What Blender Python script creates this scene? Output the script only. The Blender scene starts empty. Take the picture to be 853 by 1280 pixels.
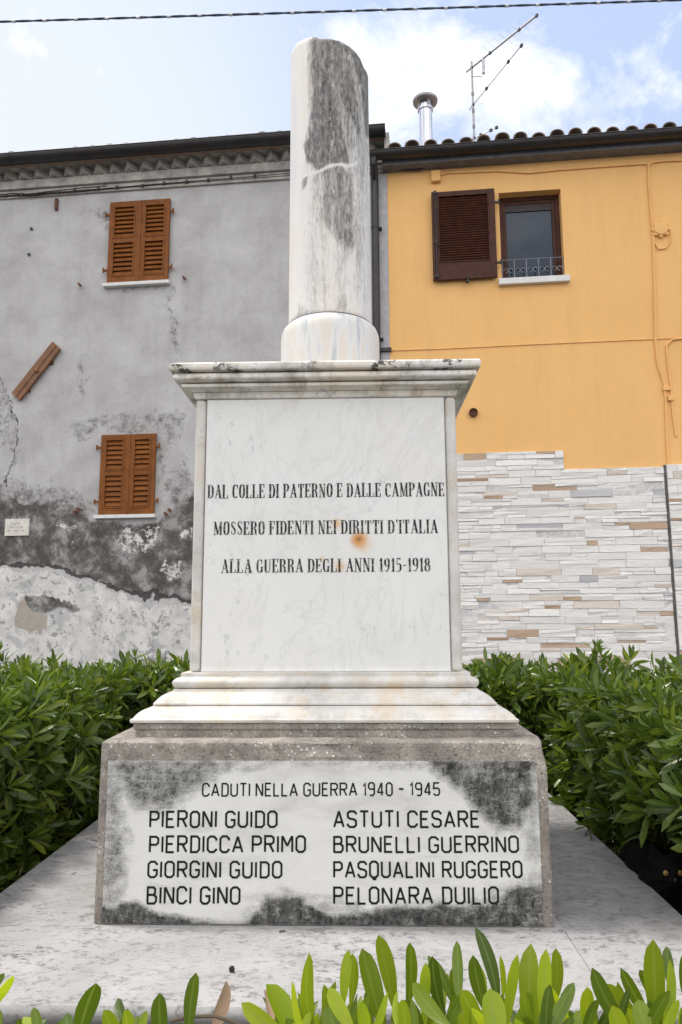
import bpy, bmesh, math, random
import numpy as np
from mathutils import Vector, Matrix, Euler

# ------------------------------------------------------------------ camera, sky, sun, exposure
S = bpy.context.scene
COL = S.collection
CAMP = np.array([0.11794, -2.19610, 0.84876])
PITCH, ROLL, YAW, FPX = 0.147293, -0.0043657, 0.0269833, 911.755   # focal length in pixels of the 853x1280 photograph
cam_d = bpy.data.cameras.new('camera')
cam = bpy.data.objects.new('camera', cam_d); COL.objects.link(cam)
CM = Euler((math.pi/2 + PITCH, 0, YAW), 'XYZ').to_matrix() @ Matrix.Rotation(ROLL, 3, 'Z')
cam.matrix_world = Matrix.Translation(Vector(CAMP)) @ CM.to_4x4()
cam_d.sensor_fit = 'VERTICAL'; cam_d.sensor_height = 36.0; cam_d.sensor_width = 24.0
cam_d.lens = FPX/1280*36.0
cam_d.clip_start = 0.02; cam_d.clip_end = 2000
S.camera = cam

SUN_AZ, SUN_EL = math.radians(12), math.radians(68)      # azimuth from -X towards +Y (behind the memorial)
sdir = Vector((-math.cos(SUN_AZ)*math.cos(SUN_EL), math.sin(SUN_AZ)*math.cos(SUN_EL), math.sin(SUN_EL)))
sun_d = bpy.data.lights.new('sun', 'SUN'); sun = bpy.data.objects.new('sun', sun_d); COL.objects.link(sun)
sun_d.energy = 2.1; sun_d.angle = math.radians(7); sun_d.color = (1.0, 0.95, 0.87)
sun.rotation_euler = sdir.to_track_quat('Z', 'Y').to_euler(); sun.location = (-8, 3, 12)

W = bpy.data.worlds.new('World'); S.world = W; W.use_nodes = True
wn = W.node_tree; wn.nodes.clear()
sky = wn.nodes.new('ShaderNodeTexSky'); sky.sky_type = 'NISHITA'; sky.sun_disc = False
sky.sun_elevation = SUN_EL; sky.sun_rotation = math.atan2(sdir.x, sdir.y)
sky.air_density = 1.0; sky.dust_density = 2.2; sky.ozone_density = 1.0; sky.altitude = 100
def wnode(ty, **k):
    n = wn.nodes.new(ty)
    for q, v in k.items(): setattr(n, q, v)
    return n
def wput(sock, v):
    if isinstance(v, bpy.types.NodeSocket): wn.links.new(v, sock)
    else: sock.default_value = v
def wmath(op, a, b=0.0):
    n = wnode('ShaderNodeMath', operation=op); wput(n.inputs[0], a); wput(n.inputs[1], b); return n.outputs[0]
def wmix(f, a, b):
    n = wnode('ShaderNodeMix', data_type='RGBA'); wput(n.inputs[0], f); wput(n.inputs[6], a); wput(n.inputs[7], b); return n.outputs[2]
tc = wnode('ShaderNodeTexCoord'); DIR = tc.outputs['Generated']
def lobe(d, a0, a1):                              # 0 beyond a1 degrees from direction d, 1 within a0
    v = Vector(d).normalized(); n = wnode('ShaderNodeVectorMath', operation='DOT_PRODUCT'); wput(n.inputs[0], DIR); n.inputs[1].default_value = v
    m = wnode('ShaderNodeMapRange', interpolation_type='SMOOTHSTEP'); wput(m.inputs[0], n.outputs['Value']); m.inputs[1].default_value = math.cos(math.radians(a1)); m.inputs[2].default_value = math.cos(math.radians(a0)); return m.outputs[0]
mp = wnode('ShaderNodeMapping'); mp.inputs['Scale'].default_value = (1, 1, 1.5); mp.inputs['Location'].default_value = (3.1, 1.7, 0.4); wput(mp.inputs['Vector'], DIR)
nz = wnode('ShaderNodeTexNoise'); nz.inputs['Scale'].default_value = 5.0; nz.inputs['Detail'].default_value = 12; nz.inputs['Roughness'].default_value = 0.62; nz.inputs['Distortion'].default_value = 0.3; wput(nz.inputs['Vector'], mp.outputs[0])
C_CLOUD, C_BLUE, C_GLOW = (0.14, 1, 0.66), (0.40, 1, 0.80), (-0.55, 1, 0.62)
f = wmath('ADD', nz.outputs['Fac'], wmath('MULTIPLY', lobe(C_CLOUD, 2, 17), 0.10))
f = wmath('ADD', f, wmath('MULTIPLY', lobe((0, -1, 0.55), 35, 110), 0.16))  # more cloud added behind the camera, unseen, to whiten the ambient light
f = wmath('SUBTRACT', f, wmath('MULTIPLY', lobe(C_BLUE, 2, 15), 0.07))
f = wmath('SUBTRACT', f, wmath('MULTIPLY', lobe((-0.32, 1, 0.85), 8, 26), 0.12))
rp = wnode('ShaderNodeValToRGB'); rp.color_ramp.elements[0].position = 0.49; rp.color_ramp.elements[1].position = 0.72; wput(rp.inputs[0], f)
haze_col = (6.6, 7.9, 10.7, 1)
c0 = wmix(0.55, sky.outputs[0], haze_col)
c0 = wmix(wmath('MULTIPLY', lobe(C_GLOW, 3, 30), 0.85), c0, (6.9, 7.3, 8.3, 1))
bright = wmath('ADD', 1.0, wmath('MULTIPLY', lobe((0.1, -1, 0.7), 25, 95), 0.55))   # cloud out of view, brightened to fill the shaded fronts
cc = wnode('ShaderNodeMix', data_type='RGBA', blend_type='MULTIPLY'); cc.inputs[0].default_value = 1.0; cc.inputs[6].default_value = (11.5, 11.1, 10.6, 1); wput(cc.inputs[7], bright)
c1 = wmix(wmath('MULTIPLY', rp.outputs[0], 0.92), c0, cc.outputs[2])
bg = wnode('ShaderNodeBackground'); bg.inputs['Strength'].default_value = 0.10; wput(bg.inputs['Color'], c1)
ow = wnode('ShaderNodeOutputWorld'); wn.links.new(bg.outputs[0], ow.inputs['Surface'])

S.view_settings.view_transform = 'Standard'; S.view_settings.look = 'None'
S.view_settings.exposure = 0.42; S.view_settings.gamma = 1.0; S.view_settings.use_curve_mapping = False
S.render.engine = 'CYCLES'
S.cycles.max_bounces = 8; S.cycles.use_denoising = True

# ------------------------------------------------------------------ measuring the photograph
CMn = np.array(CM)
def ray(px, py):
    d = np.stack([(np.asarray(px, float)-426.5)/FPX, -(np.asarray(py, float)-640)/FPX, -np.ones(np.shape(px))], -1)
    return d @ CMn.T
def at_y(px, py, Y):
    d = ray(px, py); return CAMP + d*((Y-CAMP[1])/d[1])
def at_z(px, py, Z):
    d = ray(px, py); return CAMP + d*((Z-CAMP[2])/d[2])
def at_d(px, py, D):
    return CAMP + ray(px, py)*D
def project(P):
    q = (np.asarray(P)-CAMP) @ CMn
    return 426.5 + FPX*q[..., 0]/-q[..., 2], 640 - FPX*q[..., 1]/-q[..., 2]
PSI, FD = math.radians(-4.7), 7.3           # the street facade: its turn and its distance
FU = np.array([math.cos(PSI), math.sin(PSI), 0]); FN = np.array([-math.sin(PSI), math.cos(PSI), 0]); F0 = np.array([0, FD, 0])
def fac(px, py, off=0.0):                    # -> (u, z) on the plane `off` metres in front of the facade
    d = ray(px, py); o = F0 - FN*off
    P = CAMP + d*((FN @ (o-CAMP))/(FN @ d)); return float((P-F0) @ FU), float(P[2])
def fac_to_px(u, z):
    P = F0 + np.asarray(u)[..., None]*FU + np.asarray(z)[..., None]*np.array([0, 0, 1.0]); return project(P)

# ------------------------------------------------------------------ numpy noise and masks
def _hash(ix, iy, seed):
    h = (ix.astype(np.int64)*374761393 + iy.astype(np.int64)*668265263 + seed*974711) & 0x7fffffff
    h = ((h ^ (h >> 13))*1274126177) & 0x7fffffff
    return ((h ^ (h >> 16)) & 0xffff)/65535.0
def vnoise(x, y, seed=0):
    ix, iy = np.floor(x), np.floor(y); fx, fy = x-ix, y-iy
    fx = fx*fx*(3-2*fx); fy = fy*fy*(3-2*fy)
    a, b = _hash(ix, iy, seed), _hash(ix+1, iy, seed); c, d = _hash(ix, iy+1, seed), _hash(ix+1, iy+1, seed)
    return (a*(1-fx)+b*fx)*(1-fy)+(c*(1-fx)+d*fx)*fy
def fbm(x, y, seed=0, oct=5, rough=0.55):
    s = np.zeros(np.shape(x)); a = 1.0; t = 0
    for k in range(oct):
        s += a*vnoise(x*2**k, y*2**k, seed+17*k); t += a; a *= rough
    return s/t
def sstep(e0, e1, x):
    t = np.clip((x-e0)/(e1-e0), 0, 1); return t*t*(3-2*t)
def poly_sd(x, y, pts):                      # signed distance, positive inside
    pts = np.asarray(pts, float); n = len(pts); d2 = np.full(np.shape(x), 1e18); ins = np.zeros(np.shape(x), bool)
    for i in range(n):
        a, b = pts[i], pts[(i+1) % n]; ex, ey = b-a
        t = np.clip(((x-a[0])*ex+(y-a[1])*ey)/max(ex*ex+ey*ey, 1e-9), 0, 1)
        d2 = np.minimum(d2, (x-a[0]-t*ex)**2+(y-a[1]-t*ey)**2)
        c = ((a[1] > y) != (b[1] > y)); ins ^= c & (x < ex*(y-a[1])/(ey if abs(ey) > 1e-9 else 1e-9)+a[0])
    d = np.sqrt(d2); return np.where(ins, d, -d)
def line_d(x, y, pts):
    pts = np.asarray(pts, float); d2 = np.full(np.shape(x), 1e18)
    for a, b in zip(pts[:-1], pts[1:]):
        ex, ey = b-a; t = np.clip(((x-a[0])*ex+(y-a[1])*ey)/max(ex*ex+ey*ey, 1e-9), 0, 1)
        d2 = np.minimum(d2, (x-a[0]-t*ex)**2+(y-a[1]-t*ey)**2)
    return np.sqrt(d2)

# ------------------------------------------------------------------ material helper
class Mt:
    def __init__(s, name):
        s.m = bpy.data.materials.new(name); s.m.use_nodes = True; s.t = s.m.node_tree; s.t.nodes.clear()
        s.out = s.t.nodes.new('ShaderNodeOutputMaterial'); s.tc = s.t.nodes.new('ShaderNodeTexCoord')
        s.obj = s.tc.outputs['Object']
    def put(s, sock, v):
        if isinstance(v, bpy.types.NodeSocket): s.t.links.new(v, sock)
        elif isinstance(v, (tuple, list)): sock.default_value = (*v, 1) if sock.type == 'RGBA' and len(v) == 3 else v
        else: sock.default_value = v
    def node(s, ty, **k):
        n = s.t.nodes.new(ty)
        for a, v in k.items(): setattr(n, a, v)
        return n
    def noise(s, scale, detail=6, rough=0.55, stretch=None, vec=None, dist=0.0, rot=None):
        n = s.node('ShaderNodeTexNoise'); v = vec or s.obj
        if stretch or rot:
            m = s.node('ShaderNodeMapping'); s.put(m.inputs['Vector'], v)
            if stretch: m.inputs['Scale'].default_value = stretch
            if rot: m.inputs['Rotation'].default_value = rot
            v = m.outputs[0]
        s.put(n.inputs['Vector'], v); n.inputs['Scale'].default_value = scale; n.inputs['Detail'].default_value = detail
        n.inputs['Roughness'].default_value = rough; n.inputs['Distortion'].default_value = dist
        return n.outputs['Fac']
    def voro(s, scale, feature='F1', vec=None):
        n = s.node('ShaderNodeTexVoronoi', feature=feature); s.put(n.inputs['Vector'], vec or s.obj); n.inputs['Scale'].default_value = scale
        return n.outputs['Distance']
    def ramp(s, f, stops):
        n = s.node('ShaderNodeValToRGB'); s.put(n.inputs[0], f); e = n.color_ramp.elements
        while len(e) < len(stops): e.new(0.5)
        for el, (p, c) in zip(e, stops):
            el.position = p; el.color = (c, c, c, 1) if not isinstance(c, (tuple, list)) else (*c, 1)
        return n.outputs[0]
    def mix(s, f, a, b, mode='MIX'):
        n = s.node('ShaderNodeMix', data_type='RGBA', blend_type=mode); s.put(n.inputs[0], f); s.put(n.inputs[6], a); s.put(n.inputs[7], b)
        return n.outputs[2]
    def math(s, op, a, b=0.0, c=None, clamp=False):
        n = s.node('ShaderNodeMath', operation=op, use_clamp=clamp); s.put(n.inputs[0], a); s.put(n.inputs[1], b)
        if c is not None: s.put(n.inputs[2], c)
        return n.outputs[0]
    def attr(s, name, comp=None):
        n = s.node('ShaderNodeAttribute', attribute_name=name)
        if comp is None: return n.outputs['Color']
        q = s.node('ShaderNodeSeparateColor'); s.put(q.inputs[0], n.outputs['Color']); return q.outputs[comp]
    def rand(s):
        return s.node('ShaderNodeNewGeometry').outputs['Random Per Island']
    def spot(s, c, r, soft=0.02, wob=0.0, wscale=40):     # 1 inside a ragged ball round c
        n = s.node('ShaderNodeVectorMath', operation='DISTANCE'); s.put(n.inputs[0], s.obj); n.inputs[1].default_value = c
        d = n.outputs['Value']
        if wob: d = s.math('ADD', d, s.math('MULTIPLY', s.math('SUBTRACT', s.noise(wscale, 5), 0.5), wob))
        m = s.node('ShaderNodeMapRange', interpolation_type='SMOOTHSTEP'); s.put(m.inputs[0], d)
        m.inputs[1].default_value = r+soft; m.inputs[2].default_value = max(r-soft, 0); m.inputs[3].default_value = 0; m.inputs[4].default_value = 1
        return m.outputs[0]
    def bump(s, h, strength=0.3, dist=0.01, nrm=None):
        n = s.node('ShaderNodeBump'); s.put(n.inputs['Height'], h); n.inputs['Strength'].default_value = strength; n.inputs['Distance'].default_value = dist
        if nrm: s.put(n.inputs['Normal'], nrm)
        return n.outputs[0]
    def bsdf(s, col, rough=0.6, nrm=None, metal=0.0, spec=0.5, **k):
        n = s.node('ShaderNodeBsdfPrincipled'); s.put(n.inputs['Base Color'], col); s.put(n.inputs['Roughness'], rough)
        n.inputs['Metallic'].default_value = metal; n.inputs['Specular IOR Level'].default_value = spec
        if nrm: s.put(n.inputs['Normal'], nrm)
        for a, v in k.items(): s.put(n.inputs[a], v)
        s.t.links.new(n.outputs[0], s.out.inputs['Surface']); return n
MAT = {}
def plain(name, col, rough=0.5, metal=0.0, var=0.25, scale=14, spec=0.5, bump=0.0):
    m = Mt(name); f = m.noise(scale, 5)
    dark = tuple(c*(1-var) for c in col); lite = tuple(min(1, c*(1+var)) for c in col)
    m.bsdf(m.ramp(f, [(0.3, dark), (0.7, lite)]), rough, m.bump(m.noise(scale*6, 4), bump, 0.004) if bump else None, metal, spec)
    MAT[name] = m.m; return m.m

# marble of the die panel
m = Mt('white_marble')
base = m.ramp(m.noise(2.2, 6, 0.6, dist=0.6), [(0.3, (0.70, 0.695, 0.67)), (0.55, (0.77, 0.765, 0.745)), (0.8, (0.73, 0.715, 0.68))])
vein = m.ramp(m.noise(3.0, 9, 0.62, stretch=(1.6, 1.6, 0.9), dist=1.6, rot=(0, 0.7, 0)), [(0.475, 0), (0.5, 1), (0.525, 0)])
base = m.mix(m.math('MULTIPLY', vein, 0.22), base, (0.45, 0.45, 0.45))
spk = m.ramp(m.noise(42, 5, 0.7, stretch=(1, 1, 0.55), rot=(0, 0.7, 0)), [(0.585, 0), (0.66, 1)])
zone = m.ramp(m.noise(5, 3), [(0.48, 0), (0.62, 1)])
base = m.mix(m.math('MULTIPLY', m.math('MULTIPLY', spk, zone), 0.45), base, (0.36, 0.37, 0.36))
warm = m.ramp(m.noise(3.6, 5, 0.6), [(0.56, 0), (0.75, 1)])
base = m.mix(m.math('MULTIPLY', warm, 0.35), base, (0.72, 0.64, 0.50))
for c, r, so, w, col, a in (((0.112, -0.44, 1.112), 0.024, 0.017, 0.016, (0.60, 0.25, 0.05), 1.0), ((0.113, -0.44, 1.114), 0.007, 0.007, 0.006, (0.12, 0.045, 0.015), 1.0),
                            ((0.040, -0.44, 1.168), 0.012, 0.016, 0.03, (0.70, 0.40, 0.13), 0.75), ((0.048, -0.44, 1.025), 0.010, 0.016, 0.03, (0.68, 0.38, 0.14), 0.7),
                            ((0.13, -0.44, 1.10), 0.016, 0.03, 0.03, (0.72, 0.45, 0.20), 0.45), ((-0.01, -0.44, 1.05), 0.005, 0.012, 0.02, (0.72, 0.47, 0.20), 0.6)):
    base = m.mix(m.math('MULTIPLY', m.spot(c, r, so, w, 45), a), base, col)
m.bsdf(base, m.ramp(m.noise(20, 4), [(0.3, 0.42), (0.7, 0.62)]), m.bump(m.noise(60, 5), 0.08, 0.004), 0, 0.4)
MAT['white_marble'] = m.m

# weathered marble of the mouldings
def weathered(name, lichen, olive, orange, lift=1.0):
    m = Mt(name)
    base = m.ramp(m.noise(4, 7, 0.6, dist=0.4), [(0.36, (0.54*lift, 0.52*lift, 0.49*lift)), (0.52, (0.66*lift, 0.645*lift, 0.61*lift)), (0.66, (0.62*lift, 0.565*lift, 0.48*lift))])
    o = m.ramp(m.noise(9, 6, 0.65), [(0.50, 0), (0.64, 1)])
    base = m.mix(m.math('MULTIPLY', o, orange), base, (0.60, 0.42, 0.24))
    v = m.ramp(m.noise(7, 6, 0.65, stretch=(1, 1, 0.5)), [(0.50, 0), (0.64, 1)])
    base = m.mix(m.math('MULTIPLY', v, olive), base, (0.20, 0.17, 0.10))
    l = m.ramp(m.noise(26, 6, 0.7), [(0.52, 0), (0.58, 1)]); l2 = m.ramp(m.noise(6.5, 3), [(0.42, 0), (0.60, 1)])
    base = m.mix(m.math('MULTIPLY', m.math('MULTIPLY', l, l2), lichen), base, (0.05, 0.047, 0.042))
    cr = m.ramp(m.voro(3.3, 'DISTANCE_TO_EDGE'), [(0.0, 1), (0.006, 0)])
    base = m.mix(m.math('MULTIPLY', cr, 0.0), base, (0.16, 0.12, 0.08))
    m.bsdf(base, 0.6, m.bump(m.noise(70, 6, 0.65), 0.25, 0.004), 0, 0.35); MAT[name] = m.m
weathered('cap_marble', 0.95, 0.55, 0.30, 1.1); weathered('cornice_marble', 0.40, 0.62, 0.40, 1.25); weathered('plinth_marble', 0.16, 0.16, 0.42)
weathered('pilaster_marble', 0.15, 0.15, 0.25)

# column marble with its black runs (mask painted per vertex in the attribute grime_and_tone)
m = Mt('column_marble')
base = m.ramp(m.noise(5, 7, 0.6, stretch=(1.6, 1.6, 0.35)), [(0.25, (0.60, 0.60, 0.62)), (0.5, (0.74, 0.71, 0.67)), (0.75, (0.74, 0.66, 0.57))])
g = m.attr('grime_and_tone', 0); fine = m.noise(95, 6, 0.75, stretch=(1, 1, 0.3)); mid = m.noise(24, 6, 0.68, stretch=(1.5, 1.5, 0.16))
k = m.math('ADD', g, m.math('ADD', m.math('MULTIPLY', m.math('SUBTRACT', fine, 0.5), 1.8), m.math('MULTIPLY', m.math('SUBTRACT', mid, 0.5), 1.8)))
kk = m.ramp(k, [(0.12, 0), (0.55, 0.55), (1.2, 1)]); k = m.math('MULTIPLY', kk, m.ramp(g, [(0.04, 0), (0.3, 1)]))
gv = m.math('ADD', m.math('MULTIPLY', m.noise(60, 8, 0.78, stretch=(1.2, 1.2, 0.5)), 0.55), m.math('MULTIPLY', mid, 0.45))
base = m.mix(m.math('MULTIPLY', k, m.ramp(gv, [(0.42, 1), (0.60, 0.70)])), base, m.mix(kk, (0.30, 0.285, 0.26), m.ramp(gv, [(0.38, (0.034, 0.032, 0.03)), (0.50, (0.075, 0.072, 0.067)), (0.62, (0.17, 0.16, 0.148))])))
pit = m.ramp(m.noise(60, 3, 0.6), [(0.72, 0), (0.76, 1)])
base = m.mix(m.math('MULTIPLY', pit, 0.6), base, (0.10, 0.09, 0.08))
m.bsdf(base, 0.65, m.bump(m.noise(60, 6, 0.65), 0.3, 0.005), 0, 0.3); MAT['column_marble'] = m.m

m = Mt('veined_marble')
base = m.ramp(m.noise(9, 7, 0.6, stretch=(2.2, 2.2, 0.35), rot=(0.1, 0.35, 0)), [(0.36, (0.43, 0.445, 0.465)), (0.46, (0.62, 0.62, 0.61)), (0.52, (0.67, 0.655, 0.63)), (0.58, (0.65, 0.60, 0.53)), (0.66, (0.63, 0.615, 0.58))])
m.bsdf(base, 0.55, m.bump(m.noise(60, 5), 0.15, 0.004), 0, 0.35); MAT['veined_marble'] = m.m

m = Mt('lime_mortar'); m.bsdf(m.ramp(m.noise(30, 6, 0.7), [(0.3, (0.44, 0.44, 0.46)), (0.7, (0.66, 0.66, 0.68))]), 0.9, m.bump(m.noise(90, 6), 0.5, 0.006)); MAT['lime_mortar'] = m.m

# tablet: white marble, diagonal grain, grime painted per vertex
m = Mt('tablet_marble')
base = m.ramp(m.noise(7, 8, 0.62, stretch=(0.8, 1, 2.6), rot=(0, -0.5, 0), dist=0.4), [(0.3, (0.56, 0.55, 0.52)), (0.5, (0.70, 0.69, 0.66)), (0.75, (0.75, 0.745, 0.72))])
g = m.attr('grime_and_tone', 0); fine = m.noise(150, 6, 0.75); mid = m.noise(34, 6, 0.68); str_ = m.noise(26, 7, 0.7, stretch=(0.7, 1, 2.4), rot=(0, -0.55, 0))
k = m.math('ADD', g, m.math('ADD', m.math('MULTIPLY', m.math('SUBTRACT', fine, 0.5), 1.2), m.math('ADD', m.math('MULTIPLY', m.math('SUBTRACT', mid, 0.5), 1.1), m.math('MULTIPLY', m.math('SUBTRACT', str_, 0.5), 1.3))))
kk = m.ramp(k, [(0.02, 0), (0.50, 0.5), (1.15, 1)]); k = m.math('MULTIPLY', kk, m.ramp(g, [(0.03, 0), (0.25, 1)]))
gv = m.math('ADD', m.math('MULTIPLY', m.noise(55, 8, 0.75, stretch=(1.3, 1, 0.7)), 0.6), m.math('MULTIPLY', str_, 0.4))
base = m.mix(m.math('MULTIPLY', k, m.ramp(gv, [(0.45, 1), (0.64, 0.84)])), base, m.mix(kk, (0.19, 0.184, 0.174), m.ramp(gv, [(0.42, (0.020, 0.0195, 0.0185)), (0.52, (0.042, 0.041, 0.039)), (0.62, (0.095, 0.092, 0.087))])))
fl = m.ramp(fine, [(0.66, 0), (0.72, 1)]); base = m.mix(m.math('MULTIPLY', fl, 0.25), base, (0.2, 0.19, 0.17))
m.bsdf(base, 0.6, m.bump(m.noise(110, 6, 0.65), 0.2, 0.003), 0, 0.35); MAT['tablet_marble'] = m.m

# pebbly concrete of the base
def pebbly(name, a, b, peb):
    m = Mt(name)
    base = m.ramp(m.noise(11, 8, 0.68), [(0.3, a), (0.7, b)])
    fine = m.noise(130, 5, 0.7); base = m.mix(m.math('MULTIPLY', m.ramp(fine, [(0.35, 1), (0.5, 0)]), 0.6), base, (0.07, 0.062, 0.05))
    base = m.mix(m.math('MULTIPLY', m.ramp(m.noise(3.5, 6, 0.7), [(0.45, 0), (0.65, 1)]), 0.55), base, (0.17, 0.158, 0.143))
    v = m.voro(62); pb = m.ramp(v, [(0.20, 1), (0.32, 0)]); zone = m.ramp(m.noise(22, 3), [(0.50, 0), (0.58, 1)])
    base = m.mix(m.math('MULTIPLY', m.math('MULTIPLY', pb, zone), peb), base, (0.62, 0.60, 0.56))
    li = m.ramp(m.noise(24, 6, 0.7), [(0.64, 0), (0.70, 1)]); base = m.mix(m.math('MULTIPLY', li, 0.4), base, (0.36, 0.24, 0.10))
    h = m.math('ADD', m.math('MULTIPLY', fine, 0.6), m.math('MULTIPLY', pb, 0.6)); h = m.math('ADD', h, m.noise(24, 5))
    m.bsdf(base, 0.9, m.bump(h, 0.7, 0.008), 0, 0.2); MAT[name] = m.m
pebbly('pebbly_concrete', (0.20, 0.178, 0.155), (0.50, 0.45, 0.395), 0.95)
pebbly('dark_concrete', (0.07, 0.066, 0.06), (0.18, 0.17, 0.155), 0.3)

# pale stone of the platform: pits, black lichen drifts; mask attribute = dirt along edges, darker tone on the right slab
m = Mt('platform_stone')
base = m.ramp(m.noise(5, 7, 0.62), [(0.3, (0.325, 0.317, 0.313)), (0.7, (0.435, 0.427, 0.424))])
d1 = m.noise(20, 9, 0.78, stretch=(0.9, 1.5, 1), rot=(0, 0, 0.6), dist=0.7); d2 = m.noise(75, 6, 0.75, stretch=(0.8, 1.4, 1), rot=(0, 0, 0.4))
d = m.ramp(m.math('ADD', m.math('MULTIPLY', d1, 0.6), m.math('MULTIPLY', d2, 0.4)), [(0.525, 0), (0.575, 1)]); zone = m.ramp(m.noise(4.2, 6, 0.65), [(0.42, 0.2), (0.60, 1)])
g = m.attr('grime_and_tone', 0)
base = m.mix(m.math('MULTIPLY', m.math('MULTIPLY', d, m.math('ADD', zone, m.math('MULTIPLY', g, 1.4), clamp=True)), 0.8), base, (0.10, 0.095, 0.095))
sp = m.ramp(m.noise(170, 3, 0.6), [(0.63, 0), (0.69, 1)]); base = m.mix(m.math('MULTIPLY', sp, 0.55), base, (0.14, 0.135, 0.13))
gr = m.ramp(m.noise(120, 5, 0.7), [(0.36, 1), (0.48, 0)]); base = m.mix(m.math('MULTIPLY', gr, 0.25), base, (0.25, 0.24, 0.23))
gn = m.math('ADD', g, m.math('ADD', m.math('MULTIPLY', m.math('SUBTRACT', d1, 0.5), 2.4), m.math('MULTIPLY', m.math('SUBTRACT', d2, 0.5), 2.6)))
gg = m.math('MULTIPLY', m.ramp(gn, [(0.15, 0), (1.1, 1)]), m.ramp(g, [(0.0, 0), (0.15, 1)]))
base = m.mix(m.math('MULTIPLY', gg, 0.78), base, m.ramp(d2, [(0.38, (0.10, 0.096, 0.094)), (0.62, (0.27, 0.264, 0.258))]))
m.bsdf(base, 0.85, m.bump(m.math('ADD', m.noise(90, 7, 0.7), m.math('MULTIPLY', d, -0.5)), 0.45, 0.005), 0, 0.25); MAT['platform_stone'] = m.m

# grey plaster: masks r = damp cement, g = pale lime crust, b = cracks and hard edges, a = beige
m = Mt('old_plaster')
base = m.ramp(m.noise(1.5, 10, 0.64, dist=0.1), [(0.30, (0.38, 0.366, 0.357)), (0.47, (0.462, 0.447, 0.44)), (0.55, (0.50, 0.487, 0.48)), (0.70, (0.56, 0.546, 0.535))])
base = m.mix(m.math('MULTIPLY', m.ramp(m.noise(2.2, 7, 0.65, stretch=(2.4, 1, 0.28)), [(0.52, 0), (0.72, 1)]), 0.35), base, (0.33, 0.31, 0.295))
base = m.mix(m.math('MULTIPLY', m.ramp(m.noise(5, 8, 0.7), [(0.5, 0), (0.75, 1)]), 0.22), base, (0.27, 0.26, 0.255))
n1 = m.noise(9, 8, 0.68); n2 = m.noise(26, 7, 0.7)
wob = m.math('ADD', m.math('MULTIPLY', m.math('SUBTRACT', n1, 0.5), 1.5), m.math('MULTIPLY', m.math('SUBTRACT', n2, 0.5), 0.7))
r = m.ramp(m.math('ADD', m.attr('stain', 0), wob), [(0.28, 0), (0.72, 1)])
cem = m.ramp(m.noise(3.4, 11, 0.72, dist=0.25), [(0.38, (0.080, 0.073, 0.066)), (0.46, (0.108, 0.100, 0.093)), (0.495, (0.160, 0.149, 0.138)), (0.515, (0.115, 0.108, 0.10)), (0.522, (0.25, 0.24, 0.23)), (0.56, (0.20, 0.195, 0.19)), (0.568, (0.33, 0.32, 0.305))])
base = m.mix(r, base, cem)
q = m.ramp(m.math('ADD', m.attr('stain', 1), wob), [(0.42, 0), (0.52, 1)])
lime = m.ramp(m.noise(4.5, 10, 0.7), [(0.32, (0.46, 0.445, 0.415)), (0.48, (0.61, 0.59, 0.555)), (0.62, (0.72, 0.70, 0.66))])
lime = m.mix(m.math('MULTIPLY', m.ramp(m.noise(2.8, 8, 0.7, dist=0.6), [(0.55, 0), (0.585, 1)]), 0.55), lime, (0.34, 0.345, 0.36))
chips = m.ramp(m.math('ADD', m.math('MULTIPLY', m.noise(11, 8, 0.72, dist=0.6), 0.7), m.math('MULTIPLY', m.noise(2.1, 4), 0.3)), [(0.55, 0), (0.575, 1)])
lime = m.mix(m.math('MULTIPLY', chips, 0.75), lime, (0.22, 0.22, 0.225))
base = m.mix(q, base, lime)
be = m.ramp(m.math('ADD', m.node('ShaderNodeAttribute', attribute_name='beige').outputs['Fac'], wob), [(0.42, 0), (0.56, 1)])
base = m.mix(be, base, m.ramp(n1, [(0.3, (0.34, 0.30, 0.25)), (0.7, (0.45, 0.41, 0.35))]))
ck = m.ramp(m.math('ADD', m.attr('stain', 2), m.math('MULTIPLY', m.math('SUBTRACT', n2, 0.5), 0.7)), [(0.48, 0), (0.66, 1)])
base = m.mix(m.math('MULTIPLY', ck, 0.9), base, (0.055, 0.05, 0.047))
h = m.math('ADD', m.math('MULTIPLY', n1, 0.8), m.math('ADD', m.math('MULTIPLY', n2, 0.35), m.math('MULTIPLY', q, 0.6)))
h = m.math('SUBTRACT', h, m.math('MULTIPLY', chips, 0.12))
m.bsdf(base, 0.92, m.bump(h, 0.5, 0.02), 0, 0.15); MAT['old_plaster'] = m.m

m = Mt('orange_plaster')
base = m.ramp(m.noise(0.9, 6, 0.6), [(0.3, (0.82, 0.475, 0.18)), (0.7, (0.87, 0.515, 0.205))])
base = m.mix(m.math('MULTIPLY', m.ramp(m.noise(2.4, 8, 0.7, stretch=(1.6, 1, 0.5)), [(0.48, 0), (0.70, 1)]), 0.20), base, (0.66, 0.37, 0.16))
base = m.mix(m.math('MULTIPLY', m.ramp(m.noise(1.6, 8, 0.7, stretch=(5, 1, 0.22)), [(0.50, 0), (0.70, 1)]), 0.16), base, (0.60, 0.35, 0.17))
m.bsdf(base, 0.85, m.bump(m.math('ADD', m.noise(7, 4), m.math('MULTIPLY', m.noise(60, 5), 0.3)), 0.3, 0.015), 0, 0.2); MAT['orange_plaster'] = m.m

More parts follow.
